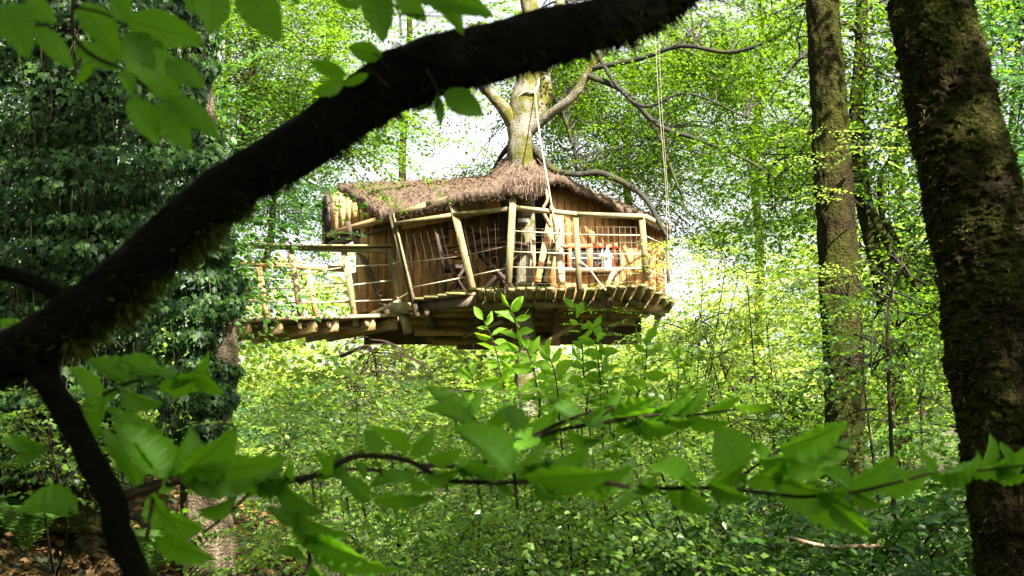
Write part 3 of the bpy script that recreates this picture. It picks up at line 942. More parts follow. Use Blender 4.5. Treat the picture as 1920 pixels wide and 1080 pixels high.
    strand = (np.array([(-.045, 0, 0), (.045, 0, 0), (.03, 1, 0), (-.03, 1, 0)], float), np.array([(0, 1, 2), (0, 2, 3)]))
    V, Fc = scatter(strand, pos, dr, r.normal(0, .7, dr.shape) + (0, -.6, .7), sz)
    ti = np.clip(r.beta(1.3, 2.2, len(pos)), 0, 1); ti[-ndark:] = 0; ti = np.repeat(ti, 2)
    o = link('straw', mesh_data('straw', V - offs(T), [Fc], M['straw'], tint=ti), T); tag(o, kind='stuff')
    # leaf litter lying on the roof
    nv, nu, _ = S1.shape; cnt = 900
    iv = r.integers(2, nv - 2, cnt); iu = np.clip(r.normal(38, 26, cnt), 2, nu - 3).astype(int)
    V, Fc = scatter(LEAF2, S1[iv, iu] + (0, 0, .03), r.normal(0, 1, (cnt, 3)) * (1, 1, .3), r.normal(0, .5, (cnt, 3)) + (0, 0, 1), r.uniform(.025, .05, cnt))
    o = link('fallen_leaves', mesh_data('fallen_leaves', V - offs(T), [Fc], M['litter'], tint=np.repeat(r.random(cnt), 2)), T); tag(o, kind='stuff')
    # crooked stick and log column by the right wall
    MB().tube(curve([P(1014, 342, 19.3), P(1023, 358, 19.3), P(1026, 375, 19.3), P(1018, 392, 19.35), P(1022, 405, 19.4), P(1033, 425, 19.5)], 5), [.03, .026, .022, .028, .03], 7).build('crooked_stick', M['log'], T, True)
    MB().tube(curve([P(1040, 405, 19.5), P(1045, 440, 19.5), P(1050, 490, 19.5), P(1052, 532, 19.45)], 5), [.045, .055, .06, .07], 9, noise=lambda m, n: .12 * vnoise(m, n, 4, 5, 3)).build('log_column', M['log'], T, True)
    mb = MB()
    for a, b in (((1033, 470), (1048, 440)), ((1048, 440), (1050, 425)), ((1040, 480), (1052, 462)), ((1052, 462), (1066, 470)), ((1066, 470), (1062, 482)), ((1030, 488), (1044, 474))):
        mb.tube(np.array([P(*a, 19.35), P(*b, 19.35)]), [.012, .005], 5)
    mb.build('twig_ornament', M['twig'], T)
    # dark forked branch hung on the left wall
    mb = MB()
    for a, b in (((835, 428), (868, 430)), ((868, 426), (888, 437)), ((888, 437), (905, 443)), ((905, 443), (875, 455)), ((905, 440), (912, 444)), ((842, 466), (862, 460))):
        mb.tube(np.array([P(*a, 20.2), P(*b, 20.15)]), [.016, .012], 5)
    mb.build('hung_branch', M['twig'], T)
    return T


TH = build_treehouse()


def build_walkway():
    r = np.random.default_rng(21)
    WZ = DZ - .13
    W = empty('wooden_walkway', (-3.0, 21.4, WZ - .3), 'wooden footbridge with post and rope railings leading left from the treehouse', 'footbridge')
    a0, a1 = Pz(440, 602, WZ), Pz(748, 591, WZ)
    for k in range(9):
        o_ = np.array((-.12 * k, .135 * k, 0))
        MB().beam(a0 + o_ + (r.uniform(-.03, .03), 0, 0), a1 + o_ + (r.uniform(-.03, .03), 0, 0), .125, .03).build('deck_board', M['deck'], W)
    MB().beam(a0 + (0, -.08, -.01), a1 + (0, -.08, -.01), .03, .05).build('edge_board', M['rail'], W)
    for px in (468, 528, 592, 632, 700, 742):
        s = a0 + (a1 - a0) * (px - 440) / 308
        MB().beam(s + (0.03, -.05, -.115), s + (-1.15, 1.22, -.125), .05, .19).build('joist', M['joist'], W)
    for px in (500, 565, 620, 690):
        s = a0 + (a1 - a0) * (px - 440) / 308
        MB().beam(s + (0, -.02, -.06), s + (0, -.02, -.16), .06, .06, (0, 1, 0)).build('joist_block', M['post'], W)
    MB().tube(np.array([P(450, 610, 21.15), P(600, 613, 20.95), P(742, 620, 20.7)]), .011, 6).build('tie_rod', M['wire'], W)
    MB().beam(P(512, 598, 21.6), P(512, 600, 21.62), .05, .05).build('joist_block', M['post'], W)
    def post(a, da, b, db, w, mat='post', h=None):
        return MB().beam(P(*a, da), P(*b, db), w, h or w, (0, 1, 0)).build('post', M[mat], W)
    post((546, 470), 20.98, (565, 600), 20.95, .085)
    post((645, 472), 20.85, (668, 612), 20.8, .085)
    post((732, 466), 20.65, (747, 572), 20.65, .085)
    post((486, 502), 22.1, (501, 600), 22.1, .085, 'wall2')
    post((578, 506), 22.0, (594, 598), 22.0, .085, 'wall2')
    post((664, 512), 21.9, (679, 596), 21.9, .085, 'wall2')
    def bm(a, b, w, h, name='handrail', mat='rail'): MB().beam(P(*a), P(*b), w, h).build(name, M[mat], W)
    bm((420, 459, 21.2), (560, 464, 21.0), .09, .075); bm((560, 465, 21.0), (736, 470, 20.66), .09, .075)
    bm((420, 461, 21.1), (736, 461.5, 20.62), .13, .022)
    bm((420, 492, 22.2), (650, 505, 21.95), .09, .08, mat='wall2')
    def line(pts, rr=.012): MB().tube(np.array([P(*q) for q in pts]), rr, 6).build('rope_line', M['rope'], W)
    line([(430, 515, 21.1), (553, 517, 20.98), (651, 500, 20.85), (735, 496, 20.65), (757, 488, 20.2)])
    line([(430, 538, 21.1), (556, 541, 20.98), (657, 535, 20.85), (741, 525, 20.65)])
    line([(430, 565, 21.1), (560, 568, 20.98), (663, 565, 20.85), (744, 562, 20.65), (770, 547, 20.1)])
    line([(430, 520, 22.15), (488, 521, 22.1), (582, 530, 22.0), (668, 532, 21.9)], .009)
    line([(430, 560, 22.15), (494, 564, 22.1), (589, 566, 22.0), (674, 568, 21.9)], .009)
    MB().beam(P(690, 592, 20.75), P(748, 565, 20.5), .05, .05, (0, 1, 0)).build('brace', M['rail'], W)
    MB().beam(P(737, 578, 20.4), P(775, 579, 20.2), .16, .16).build('end_block', M['rail'], W)
    MB().beam(P(757, 590, 20.35), P(765, 625, 20.35), .13, .13, (0, 1, 0)).build('stub_post', M['post'], W)
    MB().beam(P(668, 596, 20.85), P(672, 614, 20.85), .08, .08, (0, 1, 0)).build('stub_post', M['post'], W)
    MB().beam(P(770, 588, 20.1), P(790, 590, 20.0), .06, .03).build('edge_board', M['deck'], W)
    mb = MB()
    for i in range(12):
        mb.tube(np.array([P(672 + i * 5.4, 500, 20.9), P(672 + i * 5.4 + r.uniform(-4, 4), 590, 20.95)]), .0025, 3)
    for j in range(11):
        mb.tube(np.array([P(668, 503 + j * 8.5, 20.9), P(735, 501 + j * 8.5, 20.75)]), .0025, 3)
    mb.build('wire_netting', M['wire'], W)
build_walkway()


def build_furniture():
    # chair, facing right
    c = P(852, 500, 19.95); c[2] = DZ + .001
    C = empty('slatted_chair', c, 'dark folding garden chair facing the table on the porch', 'chair')
    o = lambda x, y, z: c + (x, y, z)
    def b(p, q, w, h, name, up=(0, 0, 1)): return MB().beam(o(*p), o(*q), w, h, up).build(name, M['furn'], C)
    for k in range(6): b((-.16 + k * .068, -.2, .45), (-.16 + k * .068, .2, .45), .056, .02, 'seat_slat')
    b((-.18, -.19, .42), (.2, -.19, .42), .03, .04, 'seat_frame'); b((-.18, .19, .42), (.2, .19, .42), .03, .04, 'seat_frame')
    for s in (-.21, .21):
        b((.18, s, .44), (-.12, s, .0), .025, .04, 'leg'); b((-.17, s, .62), (.2, s, .0), .025, .04, 'leg')
        b((-.14, s, .42), (-.26, s, .96), .025, .045, 'back_post')
        b((-.19, s, .64), (.16, s, .62), .03, .025, 'armrest'); b((.15, s, .62), (.16, s, .44), .025, .03, 'arm_support')
    for k in range(6): b((-.155 - k * .0175, -.2, .5 + k * .08), (-.155 - k * .0175, .2, .5 + k * .08), .062, .016, 'back_slat', (1, 0, .2))
    # table
    t = P(936, 500, 19.85); t[2] = DZ + .001
    Tb = empty('round_table', t, 'round dark wooden table with crossed legs on the porch', 'table')
    MB().lathe(t + (0, 0, .70), [(.40, 0), (.44, .004), (.445, .025), (.44, .03)], 28).build('tabletop', M['furn'], Tb)
    MB().lathe(t + (0, 0, .655), [(.34, 0), (.36, .0), (.36, .044), (.34, .044)], 24).build('apron', M['furn'], Tb)
    for s in (-.16, .16):
        MB().beam(t + (-.30, s, .655), t + (.30, s, 0), .03, .05).build('leg', M['furn'], Tb)
        MB().beam(t + (.30, s + .035, .655), t + (-.30, s + .035, 0), .03, .05).build('leg', M['furn'], Tb)
    MB().beam(t + (-.28, 0, .06), t + (.28, 0, .06), .04, .03).build('stretcher', M['furn'], Tb)
    for p_, q_ in (((.42, -.32), (.05, -.2)), ):
        pass
    # birdhouse on the sill
    h = P(1139, 504, 19.93); h[2] = P(1139, 506, 20.0)[2] + .012
    B = empty('birdhouse', h, 'small white round birdhouse with pointed shingle roof on the window sill', 'birdhouse')
    MB().lathe(h, [(.055, 0), (.058, .01), (.055, .15), (.05, .17)], 18).build('body', M['white'], B, True)
    MB().lathe(h + (0, 0, .145), [(.085, 0), (.088, .01), (.055, .06), (.028, .11), (.014, .14), (.01, .15)], 18).build('roof', M['shingle'], B)
    MB().lathe(h + (0, 0, .29), [(.012, 0), (.018, .012), (.008, .03)], 8).build('finial', M['shingle'], B)
    MB().tube(np.array([h + (-.01, -.053, .115), h + (-.01, -.06, .115)]), .014, 10).build('entrance_disc', M['glass'], B)  # dark disc, its colour stands in for the shade inside an opening
    MB().tube(np.array([h + (.0, -.053, .075), h + (.0, -.08, .075)]), .005, 6).build('perch', M['twig'], B)
    # white label on the trunk
    o_ = MB().beam(P(971, 413, 19.62), P(992, 413, 19.62), .006, .055).build('trunk_plaque', M['white'])
    tag(o_, 'small blank white plaque fixed to the trunk inside the porch', 'plaque')
    # log pole on deck
    o_ = MB().tube(curve([P(1137, 540, 18.95), P(1144, 522, 18.95), P(1152, 508, 18.98)], 4), [.03, .034, .036], 8).build('short_log', M['log'], None, True)
    tag(o_, 'short barkless log propped at the deck edge below the birdhouse', 'log')
    # ropes
    def rope(name, label, pts, rr=.012):
        o = MB().tube(curve([P(*q) for q in pts], 8), rr, 6).build(name, M['rope' if rr > .004 else 'wire_pale'], None, True)
        tag(o, label, 'rope')
        return o
    rope('hanging_rope', 'pale rope hanging from the trunk fork down past the thatch to the railing', [(1003, 172, 19.8), (1009, 230, 19.6), (1016, 280, 19.3), (1025, 330, 18.85), (1037, 402, 18.9), (1043, 440, 19.1)], .011)
    rope('rope_loop', 'pale rope looped round the trunk at its fork above the roof', [(960, 192, 19.9), (985, 172, 19.75), (1003, 172, 19.8), (1010, 150, 19.9), (1003, 142, 20.1)], .018)
    rope('hanging_rope', 'thin pale rope dropping straight down from the canopy right of the treehouse', [(1228, 60, 18.0), (1236, 200, 18.0), (1247, 330, 18.0), (1252, 450, 18.0), (1262, 600, 18.0), (1270, 720, 18.0)], .003)
    rope('hanging_rope', 'twin thin rope close beside the straight one, right of the treehouse', [(1235, 60, 18.0), (1241, 200, 18.0), (1250, 330, 18.0), (1257, 450, 18.0), (1264, 600, 18.0), (1271, 720, 18.0)], .0025)
    rope('tie_rope', 'short pale rope tied from the deck railing down to the edge bracket', [(1088, 490, 18.85), (1105, 505, 18.85), (1120, 525, 18.85), (1136, 545, 18.9)], .01)
build_furniture()

# ------------------------------------------------------------------ host beech
def host_tree():
    holes = [(660, 70, 75, 62), (800, 262, 115, 62), (735, 305, 60, 35), (600, 440, 45, 40), (625, 550, 60, 42), (1480, 475, 60, 30), (1130, 215, 30, 22), (1330, 400, 26, 20), (1060, 255, 30, 25), (1370, 205, 45, 32), (1240, 190, 26, 20), (1200, 300, 22, 30), (1290, 330, 30, 22), (1440, 150, 26, 20)]
    r = np.random.default_rng(31)
    d = 20.0
    trunk = [P(986, 905, d + .2), P(985, 680, d), P(985, 520, d), P(984, 400, d), P(978, 320, d + .1), P(975, 260, d), P(982, 200, d), P(992, 140, d), P(1000, 60, d + .1), P(985, -60, d + .3), P(990, -260, d + .5)]
    radii = [.2, .15, .14, .15, .20, .17, .22, .17, .13, .12, .08]
    limbs = [
        ([P(970, 240, d), P(946, 205, d - .1), P(922, 178, d - .2), P(905, 160, d - .3), P(880, 110, d - .6), P(850, 20, d - 1)], [.13, .10, .08, .075, .06, .04]),
        ([P(990, 245, d), P(1030, 215, d - .2), P(1062, 192, d - .4), P(1084, 168, d - .5), P(1100, 140, d - .6), P(1125, 105, d - .7), P(1160, 60, d - .9), P(1190, -30, d - 1.2)], [.10, .075, .066, .07, .06, .05, .04, .03]),
        ([P(1000, 220, d + .4), P(1022, 180, d + .5), P(1020, 130, d + .6), P(1040, 60, d + .8), P(1060, -60, d + 1)], [.12, .13, .11, .1, .06]),
        ([P(995, 272, d + .1), P(1020, 300, d - .1), P(1042, 320, d - .2), P(1085, 327, d - .3), P(1125, 324, d - .4), P(1175, 345, d - .5), P(1212, 375, d - .6), P(1240, 425, d - .7), P(1262, 460, d - .8)], [.05, .055, .05, .045, .045, .045, .04, .03, .012]),
        ([P(1100, 140, d - .6), P(1170, 172, d - .8), P(1235, 235, d - 1), P(1310, 262, d - 1.4), P(1400, 300, d - 1.8), P(1470, 345, d - 2.2)], [.05, .038, .034, .028, .02, .01]),
        ([P(1170, 172, d - .8), P(1225, 235, d - .7), P(1252, 300, d - .8), P(1275, 360, d - .9), P(1290, 410, d - 1)], [.03, .026, .022, .018, .008]),
        ([P(1100, 130, d - .6), P(1200, 110, d - 1), P(1280, 86, d - 1.4), P(1370, 98, d - 1.8), P(1450, 72, d - 2.2), P(1530, 20, d - 2.6)], [.045, .035, .03, .03, .025, .015]),
        ([P(1125, 110, d - .7), P(1160, 165, d - .9), P(1210, 200, d - 1.1), P(1290, 175, d - 1.4), P(1400, 220, d - 1.6)], [.03, .028, .024, .018, .008]),
        ([P(1012, 130, d + .6), P(1055, 215, d + .8), P(1075, 280, d + 1), P(1085, 330, d + 1.2)], [.04, .028, .02, .01]),
        ([P(968, 262, d + .1), P(945, 285, d + .4), P(930, 310, d + .6), P(915, 335, d + .8)], [.05, .04, .03, .012]),
    ]
    cl = clusters_in(80, (1010, 1520, 20, 470, 20.2, 24.5), r, holes + [(1120, 420, 130, 75), (985, 230, 60, 110)])
    cl += clusters_in(18, (1290, 1520, 60, 300, 18.6, 20.2), r, holes)
    cl += clusters_in(34, (1010, 1270, 70, 350, 20.4, 24.5), r, [(1130, 215, 26, 18), (1060, 255, 22, 18)])
    cl += clusters_in(6, (700, 950, 120, 330, 21.5, 24.5), r, holes + [(985, 230, 60, 110)])
    tree('beech_tree', 'pale mossy beech whose trunk rises through the thatched treehouse roof', 'tree', trunk, radii, M['bark_beech'], cl, M['beech'],
         'beech', 31, per=10, rad=(.62, .6, .2), limbs=limbs, sides=18, first=.55, limb_r=.022, noise=.07)
host_tree()


# ------------------------------------------------------------------ other trees
def big_right_tree():
    r = np.random.default_rng(41)
    d = 4.9
    def c(y): return (lin([(-160, 1722), (0, 1741), (200, 1782), (400, 1832), (560, 1858), (760, 1890), (1000, 1925), (1130, 1945)], y))
    ys = [1260, 1130, 1000, 860, 760, 640, 560, 480, 400, 300, 200, 100, 0, -160]
    tr = [P(c(y), y, d) for y in ys]
    tr += [P(1690, -420, d - .1), P(1660, -800, d - .2), P(1650, -1400, d - .4)]
    w = [118, 100, 98, 97, 97, 96, 95, 95, 94, 90, 86, 84, 80, 76, 70, 55, 35]
    radii = [x / F * d for x in w]
    root = empty('mossy_tree', tr[0], 'thickest trunk, dark and moss-coated, leaning at the right edge of the photo', 'tree')
    tc_ = curve(tr, 40)
    def nz(m, n):
        z = .05 * vnoise(m, n, 6, 14, 1) + .05 * vnoise(m, n, 20, 80, 2) + .05 * vnoise(m, n, 44, 170, 3)
        z = z + .045 * vnoise(m, n, 80, 300, 4)
        return z - .08 * np.abs(vnoise(m, n, 26, 90, 6)) 
    mb = MB().tube(tc_, radii, 150, noise=nz)
    for px, py, dx in ((2100, -900, 1.5), (1200, -1100, 0), (1750, -1700, -.5)):
        mb.tube(curve([tr[-3], (tr[-3] + P(px, py, d + dx)) / 2 + (0, 0, .3), P(px, py, d + dx)], 5), [.10, .05, .02], 8)
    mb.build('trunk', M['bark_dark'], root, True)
    # moss flakes standing off the bark
    V, Fc = tube(tc_, np.interp(np.linspace(0, 1, len(tc_)), np.linspace(0, 1, len(radii)), radii), 150, nz)
    n = 26000
    lim = int(len(tc_) * .86) * 150
    idx = r.integers(0, lim, n)
    # thicker on the raised ridges and on the two flanks
    pos = V[idx]; cen = tc_[idx // 150]
    out = pos - cen; out /= np.linalg.norm(out, axis=1)[:, None]
    keep = (np.sin(pos[:, 2] * 9 + out[:, 0] * 7) + np.sin(pos[:, 2] * 23 + out[:, 0] * 17) + r.normal(0, .9, n) + 1.2 * (np.abs(out[:, 0]) > .75)) > .2
    pos, out = pos[keep], out[keep]; n = len(pos)
    dv = out * .7 + r.normal(0, .6, (n, 3)) + (0, 0, -.35)
    strand = (np.array([(-.16, 0, 0), (.16, 0, 0), (0.02, 1, 0)], float), np.array([(0, 1, 2)]))
    V2, F2 = scatter(strand, pos - out * .002, dv, r.normal(0, 1, (n, 3)), r.uniform(.010, .026, n))
    o = link('moss', mesh_data('moss', V2 - offs(root), [F2], M['moss_dark'], tint=r.random(n)), root); tag(o, kind='stuff')
    # crown overhead (out of the frame, it shades the near ground)
    pts = []
    for _ in range(105): pts.append(np.array((r.uniform(-1, 5.5), r.uniform(-8, .0), r.uniform(5, 9))))
    for _ in range(34): pts.append(np.array((r.uniform(4.2, 7), r.uniform(-1, 3.0), r.uniform(6, 9))))
    pos = []
    for p in pts:
        for _ in range(7): pos.append(p + r.normal(0, .5, 3) * (1, 1, .4))
    foliage('crown', pos, r.uniform(0, 6.28, len(pos)), r.normal(-.1, .2, len(pos)), 1.5, 'big', M['beech'], root, r)


M['moss_limb'] = leaf_mat('limb_moss', (0.005, 0.005, 0.002), (0.020, 0.024, 0.004), (0.03, 0.036, 0.004), 0.3, 0.9, 0.02)
M['moss_dark'] = leaf_mat('trunk_moss', (0.014, 0.012, 0.004), (0.09, 0.092, 0.015), (0.06, 0.07, 0.010), 0.25, 0.9, 0.1)
big_right_tree()


def mid_trees():
    d = 9.2
    r = np.random.default_rng(51)
    pts = [(1582, 1160), (1585, 1000), (1584, 860), (1583, 720), (1576, 560), (1568, 420), (1560, 300), (1554, 180), (1545, 60), (1540, -100), (1530, -400), (1520, -900)]
    tr = [P(x, y, d) for x, y in pts]
    w = [34, 32, 36, 39, 40, 38, 37, 36, 33, 33, 28, 16]
    cl = [np.array((r.uniform(2.6, 4.8), r.uniform(6, 11), r.uniform(6.3, 9.5))) for _ in range(16)]
    tree('mossy_tree', 'straight mossy trunk standing left of the thickest trunk, with pale spots on its bark', 'tree', tr, [x / F * d for x in w], M['bark_mid'], cl, M['beech'],
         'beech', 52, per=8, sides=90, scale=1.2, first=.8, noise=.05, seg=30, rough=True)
    # stub twig and thin tree behind
    d = 13.0
    tr = [P(1700, 900, d), P(1690, 800, d), P(1668, 640, d), P(1640, 480, d), P(1612, 330, d), P(1606, 210, d), P(1612, 120, d), P(1616, 0, d), P(1612, -160, d), P(1600, -400, d)]
    limbs = [
        ([P(1660, 440, d), P(1650, 340, d), P(1690, 260, d + .3), P(1720, 170, d + .5)], [.03, .022, .01]),
        ([P(1612, 340, d), P(1650, 430, d - .3), P(1690, 500, d - .6), P(1740, 560, d - .8)], [.05, .04, .034, .02]),
        ([P(1650, 410, d), P(1675, 440, d - .2), P(1710, 520, d - .4), P(1735, 600, d - .5)], [.04, .03, .02, .008]),
        ([P(1614, 60, d), P(1570, 45, d), P(1500, 110, d - .4), P(1440, 190, d - .6)], [.035, .025, .018, .006]),
        ([P(1608, 200, d), P(1545, 190, d - .1), P(1500, 290, d - .3), P(1440, 345, d - .4)], [.03, .022, .018, .006]),
    ]
    cl = clusters_in(42, (1610, 1790, -40, 620, 11.5, 15.5), r, [(1640, 500, 20, 20)]) + clusters_in(12, (1440, 1560, 0, 420, 12, 15), r)
    tree('slender_tree', 'slender dark forked tree half hidden just behind the straight mossy trunk', 'tree', tr, [.09, .08, .07, .07, .085, .075, .06, .055, .05, .03], M['bark_mid'], cl, M['beech'],
         'near', 53, per=10, scale=1.15, limbs=limbs, first=.3, rad=(.7, .7, .22), limb_r=.02, sag=.15)
    # right edge tree, cool dark leaves
    d = 14.0
    tr = [P(1990, 900, d), P(1985, 600, d), P(1975, 300, d), P(1950, 80, d), P(1905, -20, d), P(1860, -160, d)]
    cl = clusters_in(34, (1840, 1990, -20, 620, 12, 17), r, [(1885, 20, 26, 22), (1880, 225, 22, 30)])
    tree('dark_leaved_tree', 'dark bluish-green tree showing between the thickest trunk and the right photo edge', 'tree', tr, [.16, .15, .13, .1, .08, .05], M['bark_mid'], cl, M['beech_cool'],
         'beech', 54, per=10, scale=1.2, first=.3, rad=(.7, .7, .4))
mid_trees()


def background_trees():
    r = np.random.default_rng(61)
    holes = [(655, 70, 78, 65), (800, 262, 120, 62), (735, 305, 65, 35), (600, 440, 45, 38), (620, 550, 66, 44), (1480, 480, 66, 36), (560, 240, 30, 20), (1330, 400, 30, 24), (1130, 210, 30, 20), (1060, 250, 26, 22)]
    # bright tree behind the ivy tree
    d = 18.5
    tr = [P(405, 860, d), P(405, 640, d), P(420, 480, d), P(430, 380, d), P(450, 260, d), P(475, 120, d), P(490, -60, d), P(480, -240, d)]
    cl = clusters_in(62, (390, 690, -20, 300, 15.5, 21.0), r, holes)
    tree('beech_tree', 'sunlit yellow-green beech behind the ivy-clad trunk, above the footbridge', 'tree', tr, [.08, .07, .065, .06, .055, .05, .04, .03], M['bark_mid'], cl, M['beech'],
         'beech', 62, per=12, scale=1.0, first=.35, tintshift=.2, limb_r=.02)
    # darker cool foliage left of the roof
    d = 19.0
    tr = [P(420, 860, d + 5), P(430, 640, d + 5), P(500, 480, d + 5), P(520, 350, d + 4.6), P(590, 200, d + 2), P(620, 60, d + 2), P(640, -100, d + 2)]
    cl = clusters_in(15, (430, 640, 320, 490, 23.2, 26), r, [(a, b, c + 22, e + 18) for a, b, c, e in holes]) + clusters_in(4, (440, 510, 500, 580, 23.5, 25), r, holes) + clusters_in(3, (440, 540, 350, 430, 18.5, 20), r, holes) + clusters_in(5, (640, 760, 60, 330, 23, 26), r, holes)
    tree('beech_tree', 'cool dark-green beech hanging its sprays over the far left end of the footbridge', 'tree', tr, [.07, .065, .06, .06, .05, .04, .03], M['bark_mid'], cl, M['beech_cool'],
         'beech', 63, per=10, scale=.95, first=.3, limb_r=.016)
    # far beeches that close the view beyond the treehouse
    spec = [
        ('pale far beech behind the treehouse roof, left of its trunk', 760, 40, (690, 960, -40, 240, 37, 43), 26, 'beech'),
        ('far sunlit beech right of the treehouse trunk, behind its fine branches', 1180, 41, (1020, 1330, -40, 420, 36, 44), 62, 'beech'),
        ('far beech seen left of the straight mossy trunk', 1420, 40, (1290, 1560, -40, 470, 35, 43), 62, 'beech'),
        ('far beech filling the gap between the two big mossy trunks', 1690, 37, (1560, 1800, -40, 560, 32, 40), 60, 'beech'),
        ('far beech at the top left behind the large hanging leaves', 420, 38, (250, 560, -40, 420, 33, 40), 50, 'beech_cool'),
        ('far beech above the right edge of the valley', 1900, 37, (1780, 2000, -40, 560, 32, 40), 40, 'beech_cool'),
    ]
    for i, (lab, tx, d, box, n, mt) in enumerate(spec):
        g = P(tx, 700, d); g[2] = ground_z(g[0], d) - .1
        tr = [g, P(tx + 4, 480, d), P(tx - 6, 300, d), P(tx + 8, 100, d), P(tx, -120, d), P(tx - 10, -300, d)]
        cl = clusters_in(int(n * (.14 if 700 < tx < 1500 else .38)), box, r, [(a, b, c + 55, e + 30) for a, b, c, e in holes])
        tree('beech_tree', lab, 'tree', tr, [.15, .13, .11, .09, .07, .04], M['bark_mid'], cl, M[mt], 'big', 70 + i, per=8, scale=1.75, first=.25,
             rad=(1.7, 1.5, .6), limb_r=.02, tintshift=.1)
background_trees()


def thickets():
    """the sunlit slope beyond: leaves nobody could count"""
    r = np.random.default_rng(81)
    pos = []
    n = 2600
    y = 24 + 30 * r.random(n) ** 1.3; x = r.uniform(-.46, .46, n) * y
    top = .5 + 2.6 * np.clip(np.sin(x * .55 + 1) * np.sin(y * .4 + x * .2) + .6, 0, 1.3) + np.clip(x - 5, 0, 4) * .35
    z = ground_z(x, y) + top * r.random(n) ** .5
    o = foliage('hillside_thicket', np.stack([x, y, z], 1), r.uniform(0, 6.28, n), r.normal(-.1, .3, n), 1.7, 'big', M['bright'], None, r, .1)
    tag(o, 'bright sunlit bushes covering the far slope below the treehouse', 'bushes', kind='stuff')
    n = 900
    a = r.uniform(math.pi * .62, math.pi * 2.38, n) + math.pi / 2 * 0
    a = r.uniform(-.15, math.pi + .15, n); R_ = r.uniform(8, 12, n)
    x = np.cos(a) * R_; y = -np.sin(a) * R_ + 1.5
    o = foliage('woodland', np.stack([x, y, ground_z(x, y) + 9 * r.random(n)], 1), r.uniform(0, 6.28, n), r.normal(-.1, .3, n), 2.6, 'big', M['beech'], None, r)  # added out of view to cut low sky light and bounce green
    tag(o, 'unseen woodland added behind and beside the camera to screen the sky', 'woodland', kind='stuff')
    # lower, darker cover near the bottom of the picture
    n = 1250
    y = 7 + 15 * r.random(n); x = r.uniform(-.42, .42, n) * y
    pp = 960 + x / y * F
    keep = ~((x < -.9) & (y < 10.5)) & ~((pp > 1520) & (pp < 1650) & (y < 9.6))
    x, y = x[keep], y[keep]; n = len(x)
    z = ground_z(x, y) + .55 * r.random(n)
    o = foliage('undergrowth', np.stack([x, y, z], 1), r.uniform(0, 6.28, n), r.normal(-.05, .35, n), 1.0, 'small', M['under'], None, r, .05)
    tag(o, 'low leafy undergrowth covering the forest floor', 'undergrowth', kind='stuff')
    n = 420
    y = 4.6 + 2.6 * r.random(n); x = r.uniform(-.17, .12, n) * y
    z = ground_z(x, y) + .5 + 1.05 * r.random(n) ** .7
    o = foliage('undergrowth', np.stack([x, y, z], 1), r.uniform(0, 6.28, n), r.normal(-.05, .35, n), .8, 'small', M['under'], None, r, .05)
    tag(o, 'low hazel regrowth along the bottom edge in front of the upright shoots', 'undergrowth', kind='stuff')
    # ivy and holly seedlings, bottom right
    n = 520
    y = 5.5 + 5 * r.random(n); x = y * r.uniform(.10, .40, n)
    z = ground_z(x, y) + .3 + .75 * r.random(n)
    o = foliage('holly_cover', np.stack([x, y, z], 1), r.uniform(0, 6.28, n), r.normal(0, .35, n), 1.0, 'holly', M['holly'], None, r)
    tag(o, 'spiky holly cover on the ground at the bottom right', 'holly', kind='stuff')
    # dead leaves on the bank, bottom left
    n = 9000
    y = 5.5 + 6.0 * r.random(n); x = -y * r.uniform(.14, .40, n)
    z = ground_z(x, y) + .03 + .03 * r.random(n)
    V, Fc = scatter(LEAF2, np.stack([x, y, z], 1), r.normal(0, 1, (n, 3)) * (1, 1, .3), r.normal(0, .5, (n, 3)) + (0, -.2, 1), r.uniform(.04, .085, n))
    o = link('leaf_litter', mesh_data('leaf_litter', V, [Fc], M['litter'], tint=np.repeat(r.random(n), 2))); tag(o, 'brown dead leaves lying on the bank', 'leaf litter', kind='stuff')
thickets()


def shrub(name, label, cat, base, clusters, mat, kind, seed, per=8, rad=(.6, .6, .25), scale=1.0, stems=3, stem_r=.012, bark='twig', group=None, tintshift=0., part='foliage'):
    """several stems from one foot, side twigs out to each cluster"""
    r = np.random.default_rng(seed)
    base = np.array(base, float)
    root = empty(name, base, label, cat, group)
    mb = MB(); st = []
    zc = max(c[2] for c in clusters)
    cx = np.mean([c[0] for c in clusters]); cy = np.mean([c[1] for c in clusters])
    for k in range(stems):
        t = np.array((cx + r.normal(0, .3), cy + r.normal(0, .3), zc - r.uniform(0, .3) * (zc - base[2])))
        m = base * .5 + t * .5 + r.normal(0, .08, 3)
        c = curve([base + r.normal(0, .04, 3) * (1, 1, 0), m, t], 8); st.append(c)
        mb.tube(c, [stem_r, stem_r * .7, stem_r * .3], 6)
    allp = np.concatenate(st)
    pos, az, tilt = [], [], []
    for c in clusters:
        low = allp[allp[:, 2] < c[2] + .15]
        if len(low) == 0: low = allp[:1]
        a = low[np.argmin(np.linalg.norm(low - c, axis=1))]
        mb.tube(curve([a, (a + c) / 2 + (0, 0, .08), c], 4), [stem_r * .5, stem_r * .35, .003], 4)
        oa = math.atan2(c[0] - a[0], c[1] - a[1])
        for i in range(max(1, int(per * r.uniform(.7, 1.3)))):
            q = r.normal(0, .5, 3) * np.array(rad)
            pos.append(c + q); az.append(oa + r.normal(0, .9)); tilt.append(r.normal(-.08, .25))
    mb.build('stem', M[bark], root, True)
    foliage(part, pos, az, tilt, r.uniform(.75, 1.2, len(pos)) * scale, kind, M[mat], root, r, tintshift)
    return root


def foot(px, d, dx=0.):
    x = (px - 960) / F * d + dx
    return (x, d, float(ground_z(x, d)) - .05)


